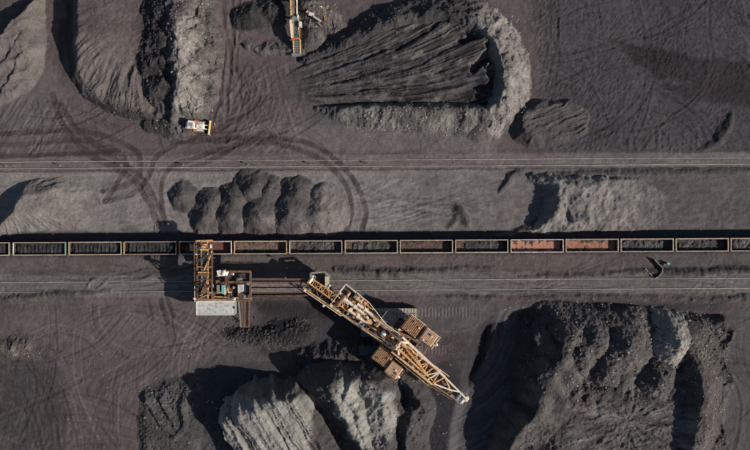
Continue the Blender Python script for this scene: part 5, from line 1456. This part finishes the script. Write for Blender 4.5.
# ------------------------------------------------------------------ loading machine over the train
def build_loader():
    o = empty('wagon_loader', P(222, 288, 0), 'rusty loading machine with its boom reaching over one wagon of the train', 'loading machine')
    z = 6.0
    # portal
    for x in (203, 246):
        for y in (282.2, 292.3):
            pbeam('portal_leg', o, P(x, y, 1.1), P(x, y, z - .5), .55, 'corroded')
            m = MB(); a = P(x, y, 0.75); m.box(a, (2.4, .5, .55)); m.build('wheel_truck', M['dark'], o)
            for d in (-.7, .7):
                MB().cyl(a + Vector((d, -.2, -.08)), a + Vector((d, .2, -.08)), .33, 12).build('rail_wheel', M['dark'], o)
    for y in (271.5, 282, 300.2):
        pbeam('platform_beam', o, P(197.5, y, z) if y > 290 else P(226, y, z), P(251, y, z), .5, 'corroded', .7)
    pbeam('platform_beam', o, P(198.5, 300, z), P(198.5, 284, z), .45, 'corroded', .6)
    for x in (226, 250.5): pbeam('platform_beam', o, P(x, 271.5, z), P(x, 300.2, z), .42, 'corroded', .6)
    m = MB(); pts = [P(199, 299.5, z), P(250, 299.5, z), P(250, 272, z), P(214, 280, z), P(199, 284, z)]
    m.prism([(p.x, p.y) for p in pts], z - .5, z - .38); m.build('platform_plate', M['dark'], o)
    pbeam('front_beam', o, P(196.5, 299.0, z + .3), P(236, 300.6, z + .3), .5, 'roofbrown', .45)
    pbeam('front_beam', o, P(214, 296.6, z + .3), P(252, 298.4, z + .3), .32, 'roofbrown', .35)
    handrail(o, [P(196, 301, 0), P(196, 284, 0)], z, 'cream'); handrail(o, [P(227, 270.5, 0), P(251, 270.5, 0)], z, 'corroded')
    # boom over the train
    zb = 7.2
    for x0, x1, mt in ((197.8, 196.6, 'corroded'), (202.2, 201.6, 'grey'), (208.0, 208.2, 'ochre'), (212.2, 211.8, 'corroded')):
        pbeam('boom_chord', o, P(x0, 299, zb - .2), P(x1, 240.5, zb), .30, mt, .5)
    lattice(o, P(197.8, 299, zb + .1), P(196.6, 241, zb + .2), P(212.2, 299, zb + .1), P(211.8, 241, zb + .2), 9, .17, ['corroded', 'orange', 'dark', 'corroded'])
    pbeam('boom_belt', o, P(204.8, 298, zb - .1), P(204.8, 246, zb + .1), .8, 'belt', .1)
    pbeam('boom_diagonal', o, P(204, 270, zb + .5), P(211.5, 254, zb + .5), .22, 'ochre'); pbeam('boom_diagonal', o, P(207, 281, zb + .4), P(200, 296, zb + .4), .2, 'orange')
    handrail(o, [P(195.6, 282, 0), P(195.4, 243, 0)], zb - .2, 'corroded', w=.09); handrail(o, [P(213.6, 280, 0), P(213.4, 243, 0)], zb - .2, 'corroded', w=.09)
    for x0, y0, x1, y1, mt in ((195.8, 241, 212.6, 240.5, 'orange'), (200, 245, 207.5, 244.6, 'orange'), (200, 249.5, 207.5, 249.5, 'ochre'), (200, 245, 200, 249.5, 'corroded'), (207.5, 245, 207.5, 249.5, 'corroded'), (198, 272.5, 209, 272.5, 'orange'), (198, 274.8, 208, 274.8, 'corroded')):
        pbeam('boom_cross_frame', o, P(x0, y0, zb + .4), P(x1, y1, zb + .4), .38, mt)
    # discharge chute into the wagon
    c = P(203.8, 247.4, 6)
    m = MB(); r0, r1 = 0.95, 0.6
    vs = [(c.x + sx * r, c.y + sy * r, zz) for r, zz in ((r0, 6.9), (r1, 4.3)) for sx, sy in ((-1, -1), (1, -1), (1, 1), (-1, 1))]
    m.add(vs, [(0, 1, 5, 4), (1, 2, 6, 5), (2, 3, 7, 6), (3, 0, 4, 7)]); m.build('discharge_chute', M['orange'], o)
    motor(o, P(210.8, 246.6, zb + .5), Vector((0, 1, 0)), .3, .7, 'white'); motor(o, P(203.5, 246.6, zb + .8), Vector((1, 0, 0)), .34, .8, 'orange')
    for x, y in ((196.5, 254.3), (211.8, 251.8), (194.5, 298.5), (234.5, 299.0)):
        m = MB(); a = P(x, y, zb); m.cyl(a - Vector((0, 0, .5)), a, .06, 6); m.cyl(a, a + Vector((0, 0, .3)), .3, 10, .2); m.build('flood_lamp', M['white'], o)
    # mast above the turning point
    for x, y in ((199, 284), (211, 284), (199, 296), (211, 296)):
        pbeam('mast_leg', o, P(x, y, z), P(205, 290, 11.6), .26, 'corroded')
    pbeam('stay_rod', o, P(205, 290, 11.6), P(200, 252, zb + .4), .12, 'corroded'); pbeam('stay_rod', o, P(205, 290, 11.6), P(209, 252, zb + .4), .12, 'corroded')
    m = MB(); a = P(205, 290, 11.4); m.box(a, (1.1, 1.1, .5)); m.build('mast_head', M['corroded'], o)
    # clutter on the platform
    rnd = random.Random(12)
    for k in range(56):
        x, y = rnd.uniform(199, 250), rnd.uniform(274, 299)
        if x < 226 and y < 281: continue
        mt = rnd.choice(['dark', 'corroded', 'corroded', 'grey', 'roofbrown', 'corroded', 'dark', 'rooftan'])
        if k % 2: gearbox(o, P(x, y, z + .15), (rnd.uniform(.5, 1.2), rnd.uniform(.4, 1.0), rnd.uniform(.5, 1.0)), rnd.choice((0, math.pi / 2)), mt)
        else: motor(o, P(x, y, z + .2), Vector((1, 0, 0)) if k % 4 else Vector((0, 1, 0)), rnd.uniform(.2, .36), rnd.uniform(.6, 1.1), mt)
    for x0, y0, x1, y1 in ((214, 288, 224, 288.5), (226, 276, 232, 296), (236, 279, 240, 296), (214, 293, 226, 292)):
        pbeam('pipe', o, P(x0, y0, z + .3), P(x1, y1, z + .3), .22, 'corroded')
    m = MB(); a = P(218.8, 289, z + .5); m.box(a, (.5, 1.9, 1.3)); m.box(a + Vector((0, 0, .7)), (.62, 2.05, .1)); m.build('grey_cabinet', M['grey'], o)
    m = MB(); a = P(223.6, 289, z + .6); m.box(a, (.5, 1.9, 1.2)); m.box(a + Vector((0, 0, .65)), (.6, 2.0, .1)); m.build('teal_cabinet', M['teal'], o)
    m = MB(); a = P(241, 288, z + .4); m.box(a, (1.1, 1.6, 1.0)); m.box(a + Vector((0, 0, .55)), (1.25, 1.75, .1)); m.build('pale_box', M['palegrey'], o)
    m = MB(); a = P(212.5, 285.5, z + .3); m.cyl(a, a + Vector((0, 0, .8)), .5, 14); m.build('round_tank', M['grey'], o)
    # white drive unit beside the boom: motor block with drums and hoods
    d = MB(); a = P(222, 273, z + .2)
    d.box(a, (2.1, 1.2, .8), .25); d.box(a + Vector((-.6, .35, .5)), (.9, .7, .5), .25); d.cyl(a + Vector((.3, -.5, .4)), a + Vector((.75, .55, .4)), .5, 14); d.cyl(a + Vector((1.0, -.5, .2)), a + Vector((1.4, .4, .2)), .34, 12)
    d.build('white_drive_unit', M['white'], o)
    pbeam('drive_bracket', o, P(216, 276, z - .1), P(230, 275, z - .1), .5, 'corroded', .2)
    MB().cyl(P(231.5, 273.5, z), P(233.5, 274.2, z + .2), .28, 10).build('drive_coupling', M['cream'], o)
    # house with the pale flat roof
    zc = 6.4
    c = P(216.6, 308.0, zc)
    m = MB(); m.box((c.x, c.y, zc - 1.35), (9.2, 2.9, 2.6)); hs = m.build('equipment_house', M['grey'], o)
    x0, x1, y0, y1 = c.x - 4.75, c.x + 4.65, c.y - 1.6, c.y + 1.6
    MB().prism([(x0, y0), (x1 - .5, y0), (x1, y0 + .5), (x1, y1), (x0, y1)], zc - .05, zc + .1).build('flat_roof', M['palegrey'], hs)
    for a, b in (((x0, y0), (x1 - .5, y0)), ((x1, y0 + .5), (x1, y1)), ((x1, y1), (x0, y1)), ((x0, y1), (x0, y0)), ((x1 - .5, y0), (x1, y0 + .5))):
        MB().beam((*a, zc + .14), (*b, zc + .14), .18, .16).build('roof_curb', M['white'], hs)
    for k in range(4):
        MB().box((c.x - 3.4 + k * 2.2, c.y - 1.48, zc - 1.1), (1.1, .06, .9)).build('window', M['glass'], hs)
    MB().box((x1 - .35, c.y + .1, zc + .22), (.25, .5, .2)).build('roof_vent', M['dark'], hs)
    for x in (200, 233):
        pbeam('house_bracket', o, P(x, 299, z - .5), P(x, 313, z - .5), .3, 'dark', .4)
    # two hanging arms pointing down the picture
    for x0, x1, w, mt in ((238.4, 241.2, .32, 'grey'), (241.4, 243.4, .26, 'corroded'), (245.2, 244.6, .34, 'corroded'), (249.2, 248.8, .34, 'corroded')):
        pbeam('tail_arm_chord', o, P(x0, 298, z), P(x1, 326.5, z - .4), w, mt, .4)
    lattice(o, P(245.2, 300, z), P(244.6, 326, z - .4), P(249.2, 300, z), P(248.8, 326, z - .4), 6, .16, ['corroded', 'dark'])
    pbeam('tail_arm_belt', o, P(247.2, 299, z - .2), P(246.8, 326, z - .6), .6, 'dustbelt', .08)
    pbeam('tail_arm_end', o, P(240, 326.6, z - .4), P(249.5, 326.8, z - .4), .3, 'corroded')
    pbeam('tail_arm_prop', o, P(243.5, 325, 0), P(244.5, 318, z - .7), .25, 'dark')
build_loader()

# ------------------------------------------------------------------ bulldozer
def build_dozer():
    px, py = 197.5, 127.0
    b = P(px, py, 0.15)
    o = empty('bulldozer', b, 'white bulldozer with a yellow blade on the brown flat at upper left', 'bulldozer')
    o.rotation_euler.z = math.radians(-6)
    def B(m, name, mat, parent=None):
        """local coordinates: x forward"""
        me = bpy.data.meshes.new(name); me.from_pydata([tuple(v) for v in m.v], [], m.f); me.materials.append(M[mat]); bm_fix_normals(me)
        ob = bpy.data.objects.new(name, me); ob.parent = parent or o; col.objects.link(ob)
        return ob
    for s in (-1, 1):
        prof = []
        for k in range(9):
            t = -math.pi / 2 + math.pi * k / 8; prof.append((1.75 + .45 * math.cos(t), .5 + .48 * math.sin(t)))
        for k in range(9):
            t = math.pi / 2 + math.pi * k / 8; prof.append((-1.85 + .5 * math.cos(t), .62 + .6 * math.sin(t)))
        tr = B(MB().extrude(prof, (0, s * 1.15 - .28, 0), (0, .56, 0), (1, 0, 0)), 'track', 'dark')
        for k in range(15):
            x = -2.1 + k * .28
            B(MB().box((x, s * 1.15, 1.14 - .06 * max(0, x)), (.1, .6, .1)), 'grouser', 'rusty', tr)
    B(MB().box((-.2, 0, .9), (3.7, 1.6, .8)), 'hull', 'grey')
    hood = MB(); hood.extrude([(.35, 1.3), (2.15, 1.2), (2.15, 1.75), (1.9, 1.95), (.35, 2.05)], (0, -.62, 0), (0, 1.24, 0), (1, 0, 0))
    B(hood, 'engine_hood', 'white')
    for s in (-1, 1):
        B(MB().box((-.05, s * 1.12, 1.32), (1.0, .5, .22)), 'fender', 'signal')
        B(MB().box((1.2, s * .95, 1.3), (1.5, .42, .16)), 'side_deck', 'palegrey')
    cab = B(MB().extrude([(-1.6, 1.3), (.3, 1.3), (.25, 2.2), (.05, 2.95), (-1.45, 2.95), (-1.6, 2.2)], (0, -.8, 0), (0, 1.6, 0), (1, 0, 0)), 'cab', 'white')
    B(MB().extrude([(-1.66, 2.96), (.2, 2.96), (.1, 3.12), (-1.5, 3.12)], (0, -.95, 0), (0, 1.9, 0), (1, 0, 0)), 'cab_roof', 'white', cab)
    B(MB().box((-.75, 0, 3.16), (.85, .8, .1)), 'air_unit', 'grey', cab)
    B(MB().box((.24, 0, 2.3), (.1, 1.2, .6)), 'windscreen', 'glass', cab)
    for s in (-1, 1): B(MB().box((-.7, s * .82, 2.3), (1.2, .05, .6)), 'side_window', 'glass', cab)
    B(MB().box((-2.0, 0, 1.35), (.8, 1.7, .8)), 'fuel_tank', 'white')
    for y in (-.55, .55): B(MB().box((-.45 + .9 * (y > 0), y * 1.2, 3.2), (.3, .25, .12)), 'beacon', 'signal', cab)
    B(MB().cyl((1.0, .35, 1.9), (1.0, .35, 2.6), .08, 10), 'exhaust_pipe', 'dark')
    B(MB().cyl((1.45, -.3, 1.9), (1.45, -.3, 2.25), .13, 12), 'air_cleaner', 'grey')
    # blade: curved mouldboard with end plates
    prof = [(3.15, .05), (3.02, .35), (2.97, .75), (3.05, 1.15), (3.22, 1.4), (3.32, 1.38), (3.14, 1.1), (3.08, .75), (3.12, .38), (3.28, .02)]
    bl = B(MB().extrude(prof, (0, -1.65, 0), (0, 3.3, 0), (1, 0, 0)), 'blade', 'yellow')
    for s in (-1, 1):
        B(MB().extrude([(2.97, .05), (3.5, .02), (3.42, 1.35), (2.97, 1.2)], (0, s * 1.68 - .03, 0), (0, .06, 0), (1, 0, 0)), 'end_plate', 'white', bl)
        B(MB().beam((-.4, s * 1.5, .55), (3.0, s * 1.5, .5), .2, .25), 'push_arm', 'dark')
        B(MB().cyl((2.1, s * .45, 1.4), (3.0, s * .5, .95), .1, 10), 'lift_cylinder', 'cream')
        B(MB().beam((-2.3, s * .5, 1.0), (-3.1, s * .5, 1.15), .16, .2), 'ripper_arm', 'dark')
        B(MB().beam((-3.1, s * .9, 1.2), (-3.2, s * .9, .25), .16, .2), 'ripper_tooth', 'palegrey')
    B(MB().box((-3.1, 0, 1.15), (.25, 2.3, .3)), 'ripper_beam', 'dark')
    B(MB().extrude([(3.23, 1.42), (3.36, 1.42), (3.36, 1.5), (3.23, 1.5)], (0, -1.65, 0), (0, 3.3, 0), (1, 0, 0)), 'blade_edge', 'cream', bl)
build_dozer()

# ------------------------------------------------------------------ upright conveyor at the top edge
def build_conveyor():
    o = empty('belt_conveyor', P(297, 52, 0), 'long narrow conveyor pointing down from the top edge of the picture', 'conveyor')
    def zz(y): return 1.6 + (56 - y) * 0.045
    def B_(x0, y0, x1, y1, w, mat, nm, h=None, dz=0.0):
        return pbeam(nm, o, P(x0, y0, zz(y0) + dz), P(x1, y1, zz(y1) + dz), w, mat, h)
    B_(290.6, 20, 292.0, 38, .5, 'cream', 'cover_plate', .3, .4)
    B_(293.4, 40, 294.0, 56, .3, 'ochre', 'side_beam', .5); B_(300.2, 40, 300.4, 56, .3, 'ochre', 'side_beam', .5)
    B_(293.0, 20, 293.4, 40, .26, 'ochre', 'side_beam', .5); B_(298.6, 20, 299.4, 40, .26, 'ochre', 'side_beam', .5)
    B_(288.5, -60, 291.5, 20, .34, 'ochre', 'side_beam', .5); B_(296.0, -60, 297.2, 20, .3, 'cream', 'side_beam', .5)
    B_(292, -60, 294.4, 20, 1.0, 'dustbelt', 'belt', .1, -.1)
    B_(295.6, 20, 296.6, 39, 1.25, 'tealdark', 'belt', .1, .1)
    B_(297, 40, 297.4, 55, 1.1, 'tealdark', 'belt', .1)
    B_(291.5, 39, 299.6, 38.4, .35, 'signal', 'end_frame', .4, .4); B_(292.6, 55.6, 301.2, 55.2, .5, 'grey', 'end_frame', .5, .1)
    B_(290.2, 19.5, 300, 18.8, .4, 'grey', 'end_frame', .4, .3)
    for k in range(8): B_(289.2 + .2 * k, 16 - 9 * k, 296.8, 16 - 9 * k, .16, 'rusty', 'cross_member', .2, .2)
    for k in range(6): B_(293.8, 42 + 2.3 * k, 300.2, 42 + 2.3 * k, .14, 'grey', 'roller', .14, .12)
    for k in range(4): B_(293.2, 23 + 4 * k, 299, 23 + 4 * k, .1, 'dark', 'roller', .1, .2)
    m = MB(); a = P(300.6, 25, zz(25) + .3); m.box(a, (.6, 1.1, 1.0)); m.box(a + Vector((0, 0, .55)), (.72, 1.2, .1)); m.build('white_cabinet', M['white'], o)
    motor(o, P(294, 17.5, zz(18) + .4), Vector((1, 0, 0)), .35, .8, 'grey'); motor(o, P(297.6, 17, zz(18) + .5), Vector((0, 1, 0)), .3, .8, 'palegrey')
    motor(o, P(293.4, 54.5, zz(54) + .3), Vector((1, 0, 0)), .3, .7, 'grey')
    for x, y in ((291.5, 2), (297.5, 2), (291.5, 19), (298.5, 19), (293.6, 39), (300, 39), (291, -30), (297, -30)):
        pbeam('support_leg', o, P(x, y, 0), P(x, y, zz(y) - .1), .2, 'dark')
    handrail(o, [P(300.8, 18, 0), P(301.4, 38, 0)], 2.6, 'rusty', w=.07)
build_conveyor()

def ground_z(px, py):
    dg = bpy.context.evaluated_depsgraph_get()
    ok, loc, *_ = scene.ray_cast(dg, Vector(((px - 375) * S, (225 - py) * S, 30)), Vector((0, 0, -1)))
    return loc.z if ok else 0.0
bpy.context.view_layer.update()

# scrap lying by the conveyor
def scrap_plate(px, py, L, W, rz, lab, mat='white'):
    z = ground_z(px, py) + .18
    a = P(px, py, z); R = Matrix.Rotation(rz, 3, 'Z') @ Matrix.Rotation(.12, 3, 'X')
    o = empty('scrap_plate', a, lab, 'scrap', 'scrap beside the conveyor')
    MB().box(a, (L, W, .08), mat=R).build('plate', M[mat], o)
    for s in (-1, 1): MB().box(a + R @ Vector((0, s * (W / 2 - .05), .09)), (L, .09, .12), mat=R).build('flange', M[mat], o)
scrap_plate(311.5, 14.5, 1.3, .85, -.35, 'bright white scrap plate right of the upright conveyor')
scrap_plate(321, 7.5, .7, .55, .3, 'small white scrap plate nearest the top edge'); scrap_plate(307.5, 12, .6, .5, .8, 'small yellowish scrap plate beside the conveyor', 'yellow')
scrap_plate(314, 6.5, .5, .4, .4, 'small grey scrap plate above the bright white one', 'palegrey')
def scrap_pipe(x0, y0, x1, y1, r, lab, mat):
    za, zb = ground_z(x0, y0) + r, ground_z(x1, y1) + r
    a, b = P(x0, y0, za), P(x1, y1, zb)
    o = empty('scrap_beam', (a + b) / 2 - Vector((0, 0, r)), lab, 'scrap', 'scrap beside the conveyor')
    MB().beam(a, b, r * 1.6, r * .5).build('web', M[mat], o)
    d = (b - a).normalized(); n = Vector((-d.y, d.x, 0))
    for s in (-1, 1): MB().beam(a + n * s * r * .8, b + n * s * r * .8, r * .4, r * 1.4).build('flange', M[mat], o)
scrap_pipe(313.5, 16.5, 321, 21.5, .22, 'pale scrap beam lying aslant below the white plate', 'palegrey')
scrap_pipe(324, 7, 325.5, 20, .25, 'brown scrap beam lying upright in the picture right of the plates', 'yellow')
scrap_pipe(318, 22, 322, 27, .16, 'dark scrap beam lowest of the scrap by the conveyor', 'rusty')

# bent steel shelter by the lower rails and the teal cabinet beside it
def build_bent_wall():
    pts = [(652.5, 259.0), (657.2, 264.2), (661.0, 268.0), (660.0, 272.0), (656.5, 276.5), (653.5, 277.6)]
    o = empty('bent_steel_screen', P(657, 268, 0), 'bent grey steel screen standing beside the lower rails at right', 'screen')
    for (x0, y0), (x1, y1) in zip(pts[:-1], pts[1:]):
        a, b = P(x0, y0, 0), P(x1, y1, 0)
        MB().beam(a + Vector((0, 0, .45)), b + Vector((0, 0, .45)), .10, 1.0).build('panel', M['dark'], o)
        MB().beam(a + Vector((0, 0, 1.0)), b + Vector((0, 0, 1.0)), .18, .1).build('cap_rail', M['grey'], o)
        MB().beam(a, a + Vector((0, 0, .95)), .16).build('post', M['rusty'], o)
    a, b = P(645, 268.5, .3), P(653, 277.4, .3)
    MB().beam(a, b, .22, .5).build('low_kerb', M['grey'], o)
build_bent_wall()
b0 = P(666.8, 263.4, 0)
o = empty('teal_cabinet', b0, 'small teal cabinet beside the bent steel screen', 'cabinet')
MB().box(b0 + Vector((0, 0, .5)), (.6, .36, .9), .1).build('body', M['teal'], o)
MB().box(b0 + Vector((0, 0, 1.0)), (.72, .46, .08), .1).build('lid', M['teal'], o)
MB().box(b0 + Vector((-.75, -.25, .25)), (.5, .4, .5), .4).build('side_box', M['rusty'], o)

# ------------------------------------------------------------------ loose stones scattered over the yard (past counting)
def ray_height_table():
    dg = bpy.context.evaluated_depsgraph_get()
    dg.update()
    return dg
def stones(name, label, regions, mat, seed):
    rnd = random.Random(seed)
    dg = ray_height_table()
    vs, fs = [], []
    for (x0, y0, x1, y1, n, r0, r1) in regions:
        rg = np.random.default_rng(seed * 1000 + int(x0 + y1))
        PX, PY = rg.uniform(x0, x1, n), rg.uniform(y0, y1, n)
        fall = np.minimum(np.minimum(PX - x0, x1 - PX), np.minimum(PY - y0, y1 - PY)) / (0.22 * min(x1 - x0, y1 - y0))
        keep = rg.random(n) < np.clip(fall + (x1 - x0 > 700), 0, 1) * np.clip(0.45 + 1.3 * fbm(PX, PY, 22, 3, seed + 600), 0.03, 1)
        for px, py in zip(PX[keep], PY[keep]):
            px, py = float(px), float(py)
            p = Vector(((px - 375) * S, (225 - py) * S, 40))
            ok, loc, nor, idx, ob, mx = scene.ray_cast(dg, p, Vector((0, 0, -1)))
            if not ok or 'Col' not in ob.data.attributes: continue
            r = (r0 + (r1 - r0) * rnd.random() ** 2.6) * 0.72
            a = rnd.uniform(0, 6.28)
            b = len(vs)
            sx, sy, sz = r * rnd.uniform(.8, 1.4), r * rnd.uniform(.6, 1.0), r * rnd.uniform(.5, .9)
            for lx, ly, lz in ((1, 0, 0), (0, 1, 0), (-1, 0, 0), (0, -1, 0), (.5, .5, .85), (-.6, .3, .8), (-.2, -.6, .9), (.6, -.4, .7)):
                lx += rnd.uniform(-.2, .2); ly += rnd.uniform(-.2, .2); lz += rnd.uniform(-.15, .1) - 0.15
                x, y = lx * sx, ly * sy
                vs.append((loc.x + x * math.cos(a) - y * math.sin(a), loc.y + x * math.sin(a) + y * math.cos(a), loc.z + lz * sz + 0.05 * r))
            fs += [tuple(b + i for i in f) for f in ((0, 1, 4), (1, 5, 4), (1, 2, 5), (2, 6, 5), (2, 3, 6), (3, 7, 6), (3, 0, 7), (0, 4, 7), (4, 5, 6), (4, 6, 7))]
    me = bpy.data.meshes.new(name)
    me.from_pydata(vs, [], [tuple(f) for f in fs])
    me.materials.append(mat)
    o = bpy.data.objects.new(name, me)
    col.objects.link(o)
    tag(o, label=label, cat='stones', kind='stuff')
pale_stone = paint('pale_stone', (0.36, 0.325, 0.28), (0.2, 0.178, 0.155), 0.9, scale=2.0, dirt_amt=0.3)
dark_stone = paint('coal_lump', (0.06, 0.055, 0.054), (0.1, 0.09, 0.083), 0.8, scale=2.0, dirt_amt=0.3)
mid_stone = paint('brown_stone', (0.2, 0.172, 0.147), (0.12, 0.1, 0.088), 0.9, scale=2.0, dirt_amt=0.3)
stones('scattered_stones', 'pale stones scattered over the heaps and the flat', [
    (535, 296, 730, 408, 1600, .10, .5), (500, 296, 600, 312, 110, .12, .45), (680, 322, 732, 470, 1100, .08, .4), (130, 372, 215, 470, 500, .08, .42),
    (60, 320, 230, 450, 420, .08, .32), (175, 0, 215, 130, 1100, .08, .42), (90, 95, 170, 130, 160, .08, .32), (0, 340, 45, 358, 120, .08, .35),
    (300, 0, 345, 40, 220, .1, .5), (480, 10, 530, 125, 800, .08, .45), (340, 108, 500, 138, 1000, .08, .45), (190, 375, 300, 450, 420, .08, .42), (360, 360, 460, 450, 200, .08, .4),
    (0, 0, 750, 450, 700, .05, .2), (480, 300, 560, 450, 120, .08, .4)], pale_stone, 5)
stones('scattered_coal', 'dark coal lumps scattered over the yard', [
    (220, 315, 320, 350, 1500, .12, .5), (235, 0, 290, 25, 220, .12, .5), (75, 85, 170, 130, 900, .1, .5), (300, 345, 430, 372, 700, .1, .5), (540, 300, 730, 400, 1600, .1, .55),
    (145, 0, 180, 110, 800, .12, .55), (185, 180, 345, 232, 900, .06, .34), (250, 40, 300, 60, 120, .1, .4), (0, 0, 750, 450, 900, .05, .22)], dark_stone, 6)
stones('scattered_rubble', 'brown clods scattered over the banks and windrows', [
    (500, 305, 735, 395, 1300, .1, .42), (545, 395, 690, 450, 160, .06, .25), (140, 380, 205, 450, 200, .1, .4), (0, 0, 60, 100, 150, .08, .35), (340, 266, 470, 275, 160, .08, .3), (300, 360, 450, 450, 1300, .1, .48),
    (500, 292, 750, 303, 300, .08, .3), (180, 0, 215, 130, 900, .1, .42), (490, 15, 530, 130, 300, .1, .4), (0, 0, 750, 450, 1800, .05, .22), (185, 180, 345, 232, 700, .06, .3), (300, 10, 520, 40, 500, .08, .4)], mid_stone, 9)
